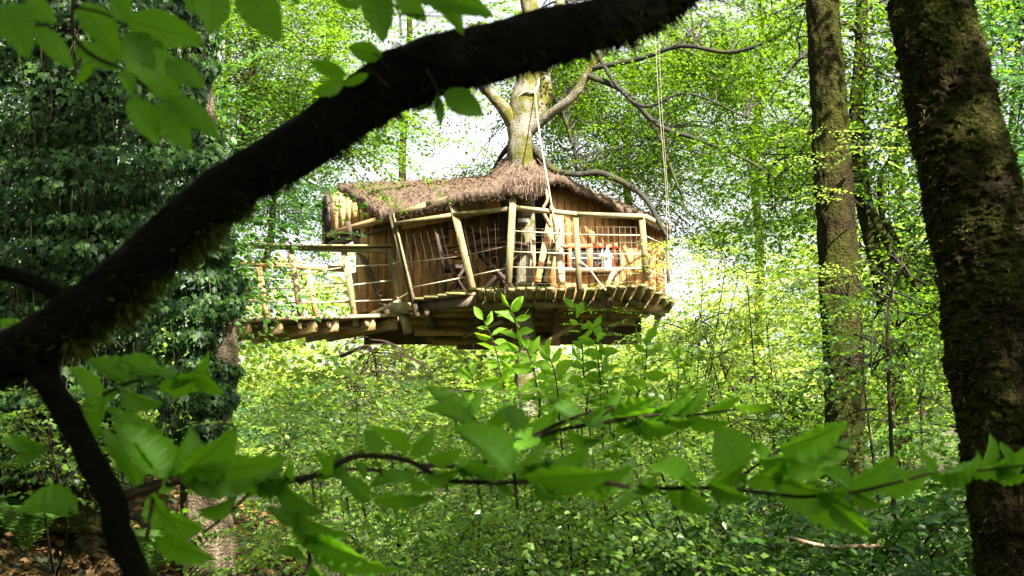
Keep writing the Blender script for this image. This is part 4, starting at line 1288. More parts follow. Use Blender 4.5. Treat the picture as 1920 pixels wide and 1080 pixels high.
def understorey():
    r = np.random.default_rng(91)
    specs = [
        # label, foot px, d, box, n clusters, material, kind, per, scale
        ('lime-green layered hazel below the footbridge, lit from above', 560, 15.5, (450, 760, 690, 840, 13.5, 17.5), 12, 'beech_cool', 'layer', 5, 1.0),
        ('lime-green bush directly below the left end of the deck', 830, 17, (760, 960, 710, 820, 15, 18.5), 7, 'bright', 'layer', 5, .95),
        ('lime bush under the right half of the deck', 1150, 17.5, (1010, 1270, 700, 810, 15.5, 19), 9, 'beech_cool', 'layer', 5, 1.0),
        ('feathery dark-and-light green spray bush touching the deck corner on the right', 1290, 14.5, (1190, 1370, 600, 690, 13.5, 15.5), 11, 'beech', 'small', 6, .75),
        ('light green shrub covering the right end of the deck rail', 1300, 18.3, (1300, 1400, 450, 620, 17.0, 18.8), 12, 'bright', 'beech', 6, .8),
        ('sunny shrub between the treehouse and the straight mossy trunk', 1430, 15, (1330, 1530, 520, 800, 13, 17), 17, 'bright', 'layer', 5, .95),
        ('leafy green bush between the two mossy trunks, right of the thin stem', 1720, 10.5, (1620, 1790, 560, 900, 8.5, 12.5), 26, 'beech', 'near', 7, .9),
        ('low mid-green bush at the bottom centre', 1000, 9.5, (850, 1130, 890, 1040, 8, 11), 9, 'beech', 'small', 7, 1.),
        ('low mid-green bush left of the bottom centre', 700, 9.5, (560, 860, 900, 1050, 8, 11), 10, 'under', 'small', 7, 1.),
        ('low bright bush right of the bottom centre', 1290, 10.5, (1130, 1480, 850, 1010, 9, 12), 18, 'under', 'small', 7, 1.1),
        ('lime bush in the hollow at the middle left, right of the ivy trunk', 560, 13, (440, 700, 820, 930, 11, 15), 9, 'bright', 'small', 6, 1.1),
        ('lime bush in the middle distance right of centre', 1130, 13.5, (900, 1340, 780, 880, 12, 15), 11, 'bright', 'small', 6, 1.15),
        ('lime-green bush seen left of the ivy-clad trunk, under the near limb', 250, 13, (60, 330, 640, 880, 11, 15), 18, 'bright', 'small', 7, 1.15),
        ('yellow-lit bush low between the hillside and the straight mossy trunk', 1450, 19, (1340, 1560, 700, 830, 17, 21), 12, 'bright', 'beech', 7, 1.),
        ('dark green bush behind the broad ivy mass at the left edge of the photo', -30, 12, (-150, 330, -40, 620, 10.0, 13.0), 110, 'holly', 'near', 10, 1.3),
        ('mid-green bush at the foot of the broad ivy mass, behind the near bough', 120, 7.6, (-40, 230, 770, 880, 6.3, 7.6), 9, 'under', 'small', 7, .9),
        ('sparse broad-leaved green bush low at the bottom, left of the bottom centre bush', 640, 8, (480, 820, 930, 1080, 7, 8.5), 9, 'shoot', 'near', 4, .8),
        ('sparse broad-leaved dark bush low in the bottom middle', 1060, 7.2, (920, 1220, 930, 1080, 6.2, 8), 9, 'holly', 'near', 5, .9),
        ('glossy broad-leaved bush low between the sapling stems and the holly', 1300, 8.6, (1180, 1420, 860, 960, 7.8, 9.4), 10, 'under', 'near', 5, .8),
        ('spiky dark holly bush at the foot of the thickest trunk', 1800, 6.6, (1640, 1960, 930, 1090, 5.9, 7.2), 16, 'holly', 'holly', 6, 1.),
        ('dark holly bush in front of the base of the straight mossy trunk', 1450, 7.6, (1300, 1500, 950, 1090, 6.8, 8.4), 12, 'holly', 'holly', 6, 1.),
        ('dark holly bush at the bottom centre edge', 1080, 7.6, (900, 1250, 980, 1090, 7.0, 8.2), 12, 'holly', 'holly', 6, 1.),
    ]
    for i, (lab, fx, d, box, n, mt, kd, per, sc_) in enumerate(specs):
        lab = lab.replace('lime-green layered', 'green layered').replace('lime bush under', 'green layered bush under')
        nm = 'holly_bush' if kd == 'holly' else 'hazel_bush' if d < 16 else 'leafy_shrub'
        shrub(nm, lab, 'bush', foot(fx, d), clusters_in(n, box, r), mt, kd, 100 + i, per, (.7, .6, .06) if kd == 'layer' else (.55, .55, .16) if kd != 'holly' else (.25, .25, .15), sc_, 3, .014 if d > 9 else .009)
    # branchy saplings bottom right
    for lab, pts, rad_, box, n in (
        ('thin upright sapling with a dark forked stem between the two mossy trunks', [(1672, 1035), (1676, 960), (1670, 800), (1664, 640), (1668, 560), (1690, 500)], [.014, .013, .011, .009, .006, .003], (1600, 1760, 520, 760, 7, 8.2), 9),
        ('thinner leaning sapling stem right beside the upright one', [(1668, 1035), (1650, 960), (1640, 880), (1628, 790), (1618, 700), (1612, 660)], [.008, .008, .007, .006, .004, .003], (1560, 1660, 650, 800, 7, 8.2), 5),
        ('bare-stemmed sapling low in the centre of the picture', [(870, 1075), (878, 980), (872, 900), (880, 820), (900, 760)], [.012, .011, .008, .006, .003], (800, 960, 740, 900, 8, 9.2), 7),
        ('slim dark sapling stem behind the near twigs, left of the centre', [(642, 1090), (648, 1000), (640, 920), (652, 850), (640, 790)], [.014, .012, .009, .006, .003], (560, 720, 770, 900, 9, 10), 6),
        ('slim sapling stem standing in front of the treehouse trunk foot', [(955, 1090), (960, 1010), (952, 930), (958, 860), (965, 810)], [.014, .012, .009, .006, .003], (900, 1010, 800, 900, 9, 10), 4),
        ('slim dark sapling right of the rope end', [(1340, 1060), (1336, 960), (1345, 860), (1338, 760), (1350, 690)], [.014, .012, .009, .006, .003], (1280, 1420, 690, 830, 9.5, 10.5), 6),
        ('slim leaning sapling near the straight mossy trunk, on its left', [(1490, 1060), (1478, 960), (1482, 860), (1465, 760), (1450, 680)], [.013, .011, .009, .006, .003], (1400, 1530, 680, 820, 9, 10), 6),
        ('dark crooked sapling low right of the centre', [(1105, 1080), (1098, 1000), (1112, 930), (1100, 860), (1120, 790)], [.012, .011, .008, .006, .003], (1040, 1200, 760, 900, 8, 9.2), 7)):
        dd = (box[4] + box[5]) / 2
        tr = [P(x, y, dd) for x, y in pts]
        tree('sapling', lab, 'sapling', tr, rad_, M['twig'], clusters_in(n, box, r), M['beech'], 'small', int(box[0]), per=4, scale=.8, sides=8, first=.4,
             limb_r=.005, rad=(.3, .3, .1), sag=.05, noise=.02, crown_name='leaves')
    # dark drooping twiggy branch below the footbridge
    root = empty('dead_branch', P(700, 640, 16.2), 'dark bare drooping branch with fine twigs below the footbridge end', 'branch')
    top = P(700, 618, 16.3)
    MB().tube(curve([P(640, 668, 16.8), P(690, 650, 16.4), P(705, 690, 16.2), P(700, 740, 16.0), P(640, 790, 15.8)], 6), [.022, .02, .016, .01, .004], 6).build('bough', M['twig'], root, True)
    mb = MB()
    for k in range(46):
        x = r.uniform(600, 800); y = r.uniform(655, 760); L_ = r.uniform(25, 75); a = r.uniform(.3, 2.6)
        dd = 16.1 + r.normal(0, .2); q = P(x, y, dd); e = P(x + L_ * math.cos(a), y + L_ * math.sin(a), dd); m_ = (q + e) / 2 + r.normal(0, .04, 3)
        c0 = P(lin([(655, 690), (700, 703), (760, 680)], y), y - 25, 16.15)
        mb.tube(curve([c0, (c0 + q) / 2 + (0, 0, .05), q, m_, e], 3), [.008, .007, .005, .003], 3)
    tag(mb.build('twigs', M['twig'], root), kind='stuff')
    # fallen stick with brown leaves, bottom right
    o = MB().tube(curve([P(1480, 1008, 6.4), P(1550, 1024, 6.4), P(1640, 1024, 6.5), P(1700, 1035, 6.6), P(1800, 1042, 6.8), P(1930, 1034, 7)], 6), [.008, .009, .009, .006], 6).build('fallen_branch', M['log'], None, True)
    tag(o, 'thin pale fallen branch lying across the holly at the bottom right', 'branch')
    # light beech sprigs in front of the straight trunk
    for lab, box, n in (('pale green beech sprig crossing the straight mossy trunk high up', (1530, 1690, 235, 310, 7.6, 8.4), 8), ('pale green beech sprig crossing the straight mossy trunk halfway up', (1460, 1640, 500, 590, 7.6, 8.4), 9),
                        ('small pale sprig just below the high one on the straight mossy trunk', (1540, 1600, 360, 390, 8, 8.4), 2)):
        cl = clusters_in(n, box, r)
        root = empty('beech_sprig', cl[0], lab, 'branch')
        e = P(1618 if 'halfway' not in lab else 1590, (box[2] + box[3]) / 2 + 14, 8.95)
        mb = MB(); pos = []
        for c in cl:
            mb.tube(curve([e, (e + c) / 2 + (0, 0, .06), c], 5), [.005, .003, .0015], 4)
            for _ in range(3): pos.append(c + r.normal(0, .06, 3) * (1.4, 1, .4))
        mb.build('stem', M['twig'], root)
        az = [math.atan2(c[0] - e[0], c[1] - e[1]) + r.normal(0, .5) for c in np.repeat(np.array(cl), 3, axis=0)]
        foliage('leaves', pos, np.array(az), r.normal(-.1, .15, len(pos)), .42, 'near', M['bright'], root, r)
understorey()


# ------------------------------------------------------------------ ivy
def ivy_tree(name, label, pts, radii, d, sleeves, seed, nleaf, bark, sz=(.035, .065), strands=40):
    r = np.random.default_rng(seed)
    tr = [P(x, y, d) for x, y in pts]
    root = empty(name, tr[0], label, 'tree')
    tc_ = curve(tr, 14)
    MB().tube(tc_, radii, 56, noise=lambda m, n: .05 * vnoise(m, n, 6, 10, seed) + .05 * np.abs(vnoise(m, n, 22, 16, seed + 2)) + .03 * vnoise(m, n, 30, 60, seed + 3)).build('trunk', M[bark], root, True)
    # ivy sleeve: picture-space extents (py0, py1, left px, right px) with thickness
    zt = tc_[:, 2]
    V, D_, Nn = [], [], []
    tot = sum((b - a) * (rt - lf) for a, b, lf, rt in sleeves)
    for a, b, lf, rt in sleeves:
        k = int(nleaf * (b - a) * (rt - lf) / tot)
        py = r.uniform(a, b, k); u = r.uniform(-1, 1, k)
        cx = (lf + rt) / 2 + 12 * np.sin(py / 37.0); hw = (rt - lf) / 2 * (1 + .14 * np.sin(py / 23.0 + u * 3) + .1 * np.sin(py / 9.0))
        ang = u * math.pi * .62
        rad = hw / F * d
        dep = r.random(k) ** 2 * .35
        px = cx + np.sin(ang) * hw * (1 - dep * .5)
        dd = d - np.cos(ang) * rad * (1 - dep)
        for i in range(k):
            V.append(P(px[i], py[i], dd[i]))
        o = np.stack([np.sin(ang), -np.cos(ang), .35 + 0 * ang], 1)
        Nn.append(o); D_.append(np.stack([r.normal(0, .5, k), r.normal(-.2, .3, k), -1 + r.normal(0, .4, k)], 1))
    V = np.array(V); Nn = np.concatenate(Nn) + r.normal(0, .45, (len(V), 3)); D_ = np.concatenate(D_)
    n = len(V); s = r.uniform(sz[0], sz[1], n)
    big = np.argsort(-s)[:n // 50]
    nb = min(150, n // 12)
    front = np.argsort(V[:, 1])[:n // 3]
    pick = r.choice(front, nb, replace=False)
    mask = np.ones(n, bool); mask[pick] = False
    V1, F1 = scatter(IVY, V[mask], D_[mask], Nn[mask], s[mask])
    ti = np.repeat(r.random(mask.sum()) ** 1.8, 10)
    o = link('ivy', mesh_data('ivy', V1 - offs(root), [F1], M['ivy'], tint=ti), root); tag(o, kind='stuff')
    global NTRI
    NTRI += len(F1)
    R = frames(D_[pick], Nn[pick])
    for j, i in enumerate(pick):
        me = IVYME[j % 3]
        q = link('ivy_leaf', me, root)
        m = Matrix.Identity(4)
        for a in range(3):
            for b in range(3): m[b][a] = R[j][a][b] * s[i] * 1.15
        m.translation = Vector(V[i] - offs(root) + Nn[i] / np.linalg.norm(Nn[i]) * .02)
        q.matrix_basis = m
    # hanging stems
    mb = MB()
    for _ in range(strands):
        a, b, lf, rt = sleeves[r.integers(0, len(sleeves))]
        x = r.uniform(lf, rt); y = r.uniform(a, b - 40); L = r.uniform(60, 200)
        dd = d - (rt - lf) / 2 / F * d * 1.02 * math.sqrt(max(0, 1 - ((x - (lf + rt) / 2) / ((rt - lf) / 2)) ** 2))
        mb.tube(curve([P(x, y, dd), P(x + r.normal(0, 12), y + L / 2, dd - .03), P(x + r.normal(0, 20), y + L, dd)], 4), .0022, 3)
    mb.build('ivy_stem', M['rope_dull'], root)
    return root


M['rope_dull'] = plain('ivy_stem', (0.05, 0.036, 0.02), 0.85, 0.2)
IVYME = []
for _k in range(3):
    _me = mesh_data('ivy_leaf', IVY[0] * (1, 1 + .1 * _k, 1), [IVY[1]], M['ivy'], tint=np.full(10, .35 + .3 * _k))
    IVYME.append(_me)
ivy_tree('ivy_clad_tree', 'ivy-clad trunk at the left with bare brown bark showing low down, beside the footbridge',
         [(392, 1180), (390, 1080), (388, 960), (384, 880), (400, 780), (415, 680), (408, 560), (396, 420), (382, 250), (368, 120), (356, 0), (350, -200), (345, -600)],
         [x / F * 9.0 for x in (56, 50, 47, 46, 36, 30, 27, 26, 25, 25, 24, 22, 16)], 9.0,
         [(120, 330, 300, 405), (300, 480, 265, 432), (440, 700, 262, 440), (680, 880, 285, 432), (-60, 130, 320, 400)], 201, 14000, 'bark_old', (.022, .05))
ivy_tree('ivy_clad_tree', 'broad dark mass of ivy on an old trunk filling the left edge of the photo',
         [(120, 1000), (125, 860), (130, 700), (135, 500), (140, 300), (140, 100), (140, -100), (140, -500)],
         [x / F * 8.0 for x in (90, 85, 80, 80, 78, 75, 70, 60)], 8.0,
         [(-60, 120, -90, 300), (100, 420, -110, 330), (380, 760, -110, 300), (700, 900, -60, 260)], 202, 24000, 'bark_dark', (.020, .050), 110)


# ------------------------------------------------------------------ ferns on the bank
def ferns():
    r = np.random.default_rng(111)
    labs = ['bright green fern on the leaf-littered bank at the bottom left, right of the others', 'fern behind the others on the leaf-littered bank at the bottom left',
            'small fern at the very left edge of the leaf-littered bank', 'fern growing at the foot of the ivy-clad trunk', 'low fern half hidden at the bottom left edge of the photo']
    for i, (px, d) in enumerate(((150, 8.6), (75, 9.4), (15, 8.2), (285, 8.6), (60, 7.6))):
        b = np.array(foot(px, d)); b[2] += .04
        root = empty('fern', b, labs[i], 'fern', 'ferns on the bank')
        for k in range(8):
            a = k / 8 * 2 * math.pi + r.normal(0, .2); L = r.uniform(.35, .55); up = r.uniform(.8, 1.3)
            c = curve([b, b + (math.sin(a) * L * .35, math.cos(a) * L * .35, L * .5 * up), b + (math.sin(a) * L, math.cos(a) * L, L * .45 * up)], 12)
            n = len(c); t = np.gradient(c, axis=0); t /= np.linalg.norm(t, axis=1)[:, None]
            sd = np.cross(t, (0, 0, 1)); sd /= np.linalg.norm(sd, axis=1)[:, None] + 1e-9; nn = np.cross(sd, t)
            ln = L * .26 * np.sin(np.linspace(.25, 3.05, n)) ** .8
            pos = np.concatenate([c, c]); dv = np.concatenate([sd + t * .35, -sd + t * .35]); N2 = np.concatenate([nn, nn]); s = np.concatenate([ln, ln])
            thin = (np.array([(0, 0, 0), (-.12, .35, .02), (0, 1, -.08), (.12, .35, .02)], float), LEAF2[1])
            V, Fc = scatter(thin, pos, dv, N2, s)
            link('frond', mesh_data('frond', V - offs(root), [Fc], M['fern'], tint=np.full(len(Fc), r.random())), root)
ferns()


# ------------------------------------------------------------------ shoots with pale oval leaves, centre
def big_leaf_mat(name, c0, c1, trans, tmix=.5):
    """leaf with midrib and side veins from its UV map (x across, y along)"""
    m, nt, pb = newmat(name)
    uv = nt.nodes.new('ShaderNodeTexCoord')
    sp = nt.nodes.new('ShaderNodeSeparateXYZ'); nt.links.new(uv.outputs['UV'], sp.inputs[0])
    def math_(op, a, b=None, c=None):
        n = N(nt, 'ShaderNodeMath', operation=op)
        for i, q in enumerate((a, b, c)):
            if q is None: continue
            if isinstance(q, (int, float)): n.inputs[i].default_value = q
            else: nt.links.new(q, n.inputs[i])
        return n.outputs[0]
    ax = math_('ABSOLUTE', math_('SUBTRACT', sp.outputs[0], .5))
    mid = math_('LESS_THAN', ax, .024)
    v = math_('FRACT', math_('SUBTRACT', math_('MULTIPLY', sp.outputs[1], 9.0), math_('MULTIPLY', ax, 7.0)))
    side = math_('LESS_THAN', math_('ABSOLUTE', math_('SUBTRACT', v, .5)), .07)
    vein = math_('MAXIMUM', mid, math_('MULTIPLY', side, .75))
    tc = nt.nodes.new('ShaderNodeTexCoord')
    n1 = N(nt, 'ShaderNodeTexNoise', Scale=4.0, Detail=6.0)
    nt.links.new(tc.outputs['Object'], n1.inputs['Vector'])
    oi = nt.nodes.new('ShaderNodeObjectInfo')
    f = math_('ADD', math_('MULTIPLY', n1.outputs['Fac'], .5), math_('MULTIPLY', oi.outputs['Random'], .6))
    mx = N(nt, 'ShaderNodeMix', data_type='RGBA'); mx.inputs[6].default_value = (*c0, 1); mx.inputs[7].default_value = (*c1, 1)
    nt.links.new(f, mx.inputs[0])
    mv = N(nt, 'ShaderNodeMix', data_type='RGBA'); mv.inputs[7].default_value = (c1[0] * 1.3, c1[1] * 1.25, c1[2] * 1.6, 1)
    nt.links.new(vein, mv.inputs[0]); nt.links.new(mx.outputs[2], mv.inputs[6])
    nt.links.new(mv.outputs[2], pb.inputs['Base Color'])
    pb.inputs['Roughness'].default_value = .5; pb.inputs['Specular IOR Level'].default_value = .2
    bp = N(nt, 'ShaderNodeBump', Strength=.5, Distance=.01)
    nt.links.new(vein, bp.inputs['Height']); nt.links.new(bp.outputs[0], pb.inputs['Normal'])
    tr = nt.nodes.new('ShaderNodeBsdfTranslucent')
    mt = N(nt, 'ShaderNodeMix', data_type='RGBA'); mt.inputs[6].default_value = (*trans, 1); mt.inputs[7].default_value = (*[q * .38 for q in trans], 1)
    nt.links.new(vein, mt.inputs[0]); nt.links.new(mt.outputs[2], tr.inputs['Color'])
    ms = nt.nodes.new('ShaderNodeMixShader'); ms.inputs[0].default_value = tmix
    nt.links.new(pb.outputs[0], ms.inputs[1]); nt.links.new(tr.outputs[0], ms.inputs[2])
    nt.links.new(ms.outputs[0], nt.nodes['Material Output'].inputs['Surface'])
    return m


M['near_leaf'] = big_leaf_mat('near_beech_leaf', (0.030, 0.100, 0.005), (0.080, 0.19, 0.012), (0.21, 0.50, 0.010))
M['oval_leaf'] = big_leaf_mat('oval_shoot_leaf', (0.08, 0.19, 0.012), (0.15, 0.28, 0.022), (0.34, 0.68, 0.02))


def leaf_mesh(name, shape, seed, mat, nu=6, nv=28, teeth=7, wave=.05, cup=.15, bend=.12):
    """unit leaf: length 1 along y, width 1 across x; rippled margin, folded midrib"""
    r = np.random.default_rng(seed)
    V, UV = [], []
    ph = r.uniform(0, 6)
    for j in range(nv + 1):
        t = j / nv
        if shape == 'beech': hw = .5 * (math.sin(math.pi * t ** .82) ** .75) * (1 - .12 * t) + .004
        else: hw = .5 * math.sin(math.pi * t ** .9) ** .95 + .004
        for i in range(-nu, nu + 1):
            u = i / nu
            e = abs(u)
            sc_ = (t * teeth + (0.15 if u > 0 else .55)) % 1.0
            ripple = 1 + (wave * .5 * math.sin(t * 18 * math.pi) + wave * 1.6 * (sc_ - .5)) * e ** 3 * (1 if 0.05 < t < .95 else 0)
            x = u * hw * ripple
            z = cup * e ** 1.4 * hw * 2 * .5 - bend * (t - .35) ** 2 + (.03 if nv < 30 else .032) * e * e * math.sin(t * 11 * math.pi + ph + (0 if u > 0 else 1.5)) + .04 * e * math.sin(t * 5 + ph)
            V.append((x, t, z)); UV.append((.5 + .5 * u, t))
    W = 2 * nu + 1
    Fq = [(j * W + i, j * W + i + 1, (j + 1) * W + i + 1, (j + 1) * W + i) for j in range(nv) for i in range(W - 1)]
    # petiole
    k = len(V)
    V += [(-.012, -.10, 0), (.012, -.10, 0), (.012, .02, .004), (-.012, .02, .004)]; UV += [(.5, 0)] * 4
    Fq.append((k, k + 1, k + 2, k + 3))
    me = mesh_data(name, V, [np.array(Fq)], mat, smooth=True, uv=UV)
    return me


NEAR = [leaf_mesh('leaf', 'beech', 300 + k, M['near_leaf'], wave=.05 + .02 * k, cup=.10 + .12 * k, bend=.1 + .12 * k) for k in range(4)]
WAVY = [leaf_mesh('leaf', 'beech', 310 + k, M['near_leaf'], nv=30, teeth=5, wave=.085, cup=.25 + .12 * k, bend=.2 + .1 * k) for k in range(4)]
OVAL = [leaf_mesh('leaf', 'oval', 320 + k, M['oval_leaf'], nu=3, nv=8, wave=0, cup=.25, bend=.15 + .1 * k) for k in range(3)]


def put_leaf(root, me, B, T_, width, roll=0., twist_up=None, name='leaf'):
    B = np.asarray(B, float); T_ = np.asarray(T_, float)
    y = T_ - B; L = np.linalg.norm(y); y /= L
    view = np.array((0, CP, SP)); view = (B + T_) / 2 - np.array((0, 0, CAMZ)); view /= np.linalg.norm(view)
    z = -(view - y * (view @ y)); z /= np.linalg.norm(z)
    x = np.cross(y, z)
    c, s = math.cos(roll), math.sin(roll)
    x, z = x * c + z * s, z * c - x * s
    o = link(name, me, root)
    m = Matrix.Identity(4)
    for b in range(3):
        m[b][0] = x[b] * width; m[b][1] = y[b] * L; m[b][2] = z[b] * (L + width) / 2
    m.translation = Vector(B - offs(root))
    o.matrix_basis = m
    return o


def shoots():
    r = np.random.default_rng(131)
    d = 6.2
    specs = [
        ('leafy upright shoot left of the treehouse trunk base, second from the left', [(975, 760), (972, 680), (968, 610), (955, 575)], 9),
        ('tallest upright shoot, reaching the deck below its pale board', [(1098, 780), (1094, 700), (1090, 630), (1078, 580)], 9),
        ('leafy shoot leaning left at the left end of the row of shoots', [(945, 770), (938, 700), (925, 640), (906, 600)], 9),
        ('short pale-leaved shoot close right of the treehouse trunk', [(1010, 800), (1008, 740), (1000, 690), (985, 650)], 8),
        ('broad leafy shoot right of the tallest one', [(1205, 790), (1208, 720), (1212, 665), (1210, 640)], 7),
        ('low leafy shoot between the two upright ones', [(1050, 800), (1046, 740), (1040, 700), (1030, 672)], 8),
        ('low leafy shoot left of the broad one', [(1145, 800), (1140, 745), (1130, 700), (1128, 668)], 8),
        ('low shoot with yellow-green leaves at the lower left of the row of shoots', [(905, 830), (900, 780), (890, 730), (884, 700)], 6),
        ('low drooping shoot under the broad one with oval leaves', [(1165, 905), (1180, 850), (1200, 810), (1235, 790)], 7),
        ('shoot with broad pale leaves, farthest right of the row of shoots', [(1270, 800), (1268, 750), (1272, 700), (1268, 668)], 7),
        ('shoot just right of the tallest one, its top level with the deck beams', [(1128, 780), (1126, 720), (1118, 650), (1112, 615)], 7),
        ('low shoot with oval leaves behind the near branch at the centre', [(1160, 900), (1155, 860), (1150, 820), (1140, 800)], 6),
    ]
    for i, (lab, pts, n) in enumerate(specs):
        dd = d + r.uniform(-.5, .6)
        c = [P(x, y, dd) for x, y in pts]
        base = np.array((c[0][0] + r.normal(0, .25), dd + r.uniform(0, .5), 0.)); base[2] = ground_z(base[0], base[1])
        cc = curve([base, base * .6 + c[0] * .4 + r.normal(0, .06, 3)] + c, 8)
        root = empty('leafy_shoot', base, lab, 'shoot', 'upright shoots below the treehouse')
        MB().tube(cc, [.006, .005, .004, .003, .002], 6).build('stem', M['twig'], root, True)
        top = cc[16:]
        for k in range(n * 2):
            t = top[int((len(top) - 1) * (k + 1) / (n * 2))]
            a = k * 2.4 + r.normal(0, .3)
            L = r.uniform(.075, .12) * (1 - .25 * (k / (2 * n)) ** 3)
            up = r.uniform(-.1, .7) + (.9 if k > 2 * n - 4 else 0)
            dv = np.array((math.cos(a), math.sin(a) * .7, up)); dv /= np.linalg.norm(dv)
            put_leaf(root, OVAL[k % 3], t, t + dv * L, L * r.uniform(.38, .48), r.normal(0, .6))
shoots()


# ------------------------------------------------------------------ near limb with its boughs and leaves
def moss_fringe(name, root, cc, rad, r, n, down=1.0, L=(.015, .05), mat='moss', side=None):
    i = r.integers(2, len(cc) - 2, n)
    t = np.gradient(cc, axis=0); t /= np.linalg.norm(t, axis=1)[:, None]
    rr = np.interp(i, np.arange(len(cc)), rad)
    a = r.normal(0, 1.0, n) - math.pi / 2 if down else r.uniform(0, 6.28, n)
    up = np.array((0, 0, 1.)); 
    tt = t[i]; sd = np.cross(tt, up); sd /= np.linalg.norm(sd, axis=1)[:, None]; u = np.cross(sd, tt)
    o = sd * np.cos(a)[:, None] + u * np.sin(a)[:, None]
    clump = .5 + .5 * np.sin(i * .8) * np.sin(i * .31 + 1)
    ln = r.uniform(L[0], L[1], n) * (.35 + clump)
    V, Fc = scatter((np.array([(-.10, 0, 0), (.10, 0, 0), (.02, 1, 0)], float), np.array([(0, 1, 2)])), cc[i] + o * rr[:, None] * .95,
                    o + r.normal(0, .5, (n, 3)) + (0, 0, -.3), r.normal(0, 1, (n, 3)), ln)
    ob = link(name, mesh_data(name, V - offs(root), [Fc], M[mat], tint=r.random(n)), root); tag(ob, kind='stuff')


def near_tree():
    r = np.random.default_rng(151)
    # the limb: px, py, distance, half width in px
    L = [(-420, 900, 1.75, 80), (-200, 760, 1.65, 52), (-60, 690, 1.6, 40), (30, 662, 1.55, 46), (110, 612, 1.5, 47), (200, 555, 1.5, 48), (296, 466, 1.5, 52), (400, 374, 1.5, 49), (490, 314, 1.5, 50),
         (600, 244, 1.5, 54), (690, 180, 1.5, 58), (780, 132, 1.5, 61), (900, 100, 1.5, 59), (1000, 76, 1.52, 57), (1100, 50, 1.55, 53), (1200, 22, 1.58, 48), (1290, -30, 1.6, 40), (1420, -90, 1.65, 34), (1600, -200, 1.7, 26), (1850, -420, 1.8, 16)]
    pts = [P(x, y, d) for x, y, d, w in L]; rad = [w / F * d for x, y, d, w in L]
    base = np.array((-1.25, 1.9, float(ground_z(-1.25, 1.9)) - .1))
    full = [base, base + (-.03, 0, .6), base + (0, -.02, 1.05)] + pts[1:]
    fr = [.16, .13, .11] + rad[1:]
    root = empty('mossy_tree', base, 'near tree whose blurred black mossy limb arches across the whole photo, with leafy boughs', 'tree')
    cc = curve(full, 14)
    rr = np.interp(np.linspace(0, 1, len(cc)), np.linspace(0, 1, len(fr)), fr)
    mb = MB().tube(cc, rr, 48, noise=lambda m, n: .10 * vnoise(m, n, 5, 22, 1) + .07 * vnoise(m, n, 12, 60, 2) + .04 * vnoise(m, n, 26, 120, 3))
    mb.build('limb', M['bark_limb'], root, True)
    moss_fringe('moss', root, cc, rr, r, 9000, L=(.006, .018), mat='moss_limb')
    # its crown, unseen above and behind the camera, spread to shade the foreground
    q = np.stack([r.uniform(-6, 1.5, 420), r.uniform(-7, 1.5, 420), r.uniform(4.6, 8.5, 420)], 1)
    q2 = np.stack([r.uniform(-3, 2.4, 270), r.uniform(0, 4.8, 270), r.uniform(7.0, 10.5, 270)], 1)
    q = np.concatenate([q, q2])
    foliage('crown', q, r.uniform(0, 6.28, len(q)), r.normal(-.1, .25, len(q)), 1.6, 'big', M['beech'], root, r)
    # moss hanging under the limb, its lit look painted with a paler moss colour
    for a, b, nn in ((230, 500, 2600),):
        m = [P(x, lin([(100, 648), (200, 598), (296, 510), (400, 415), (470, 358)], x) - 2, 1.5) for x in np.linspace(110, 470, 40)]
        moss_fringe('moss', root, np.array(m), np.full(40, .006), r, nn, L=(.012, .03))
    # lower bough
    B1 = [(60, 640, 1.52, 40), (92, 720, 1.52, 26), (140, 800, 1.52, 24), (180, 880, 1.52, 25), (212, 945, 1.52, 28), (222, 1000, 1.52, 26), (250, 1060, 1.52, 26), (285, 1130, 1.52, 24), (330, 1260, 1.55, 18)]
    MB().tube(curve([P(x, y, d) for x, y, d, w in B1], 8), [w / F * d for x, y, d, w in B1], 20, noise=lambda m, n: .1 * vnoise(m, n, 5, 14, 7) + .05 * vnoise(m, n, 9, 40, 8)).build('bough', M['bark_limb'], root, True)
    MB().tube(curve([P(x, y, 1.5) for x, y in ((-60, 500), (20, 515), (80, 535), (140, 575))], 6), [.009, .008, .008, .012], 8).build('bough', M['bark_limb'], root, True)

    def twig(pts, d, w0, w1, name='twig', mat='twig'):
        MB().tube(curve([P(x, y, d) for x, y in pts], 6), [w0 / F * d, w1 / F * d], 8, noise=lambda m, n: .12 * vnoise(m, n, 3, m / 2, 5)).build(name, M[mat], root, True)
    d1 = 1.55
    twig([(212, 945), (250, 925), (320, 903), (400, 898), (470, 903), (555, 900)], d1, 11, 7)
    twig([(545, 902), (600, 888), (660, 858), (720, 856), (775, 868), (830, 898), (900, 904), (1000, 904), (1110, 902), (1200, 915), (1330, 915), (1440, 925), (1500, 932)], d1, 6, 3.5)
    twig([(560, 904), (600, 890), (660, 880), (760, 886), (800, 887)], d1 + .05, 5.5, 2.5)
    twig([(1330, 912), (1400, 885), (1460, 845), (1520, 830), (1600, 845)], d1, 3.5, 2)
    twig([(1500, 932), (1590, 925), (1680, 905), (1760, 885), (1840, 882), (1925, 872)], d1, 3.5, 2)
    twig([(518, 918), (545, 970), (575, 1010), (580, 1060), (570, 1110)], d1, 6, 4)
    twig([(960, 878), (966, 905), (970, 950), (972, 958)], d1, 4, 2)
    twig([(380, 1000), (420, 970), (455, 938), (468, 925)], d1, 3.5, 2.5)
    twig([(275, 1010), (283, 960), (288, 930)], d1, 4, 3)
    twig([(212, 890), (214, 915), (216, 940)], d1, 4, 4)
    twig([(60, 845), (120, 830), (170, 826)], d1, 3, 3)
    twig([(190, 742), (240, 718), (300, 705), (360, 700), (430, 698)], d1 + .2, 3.5, 2)
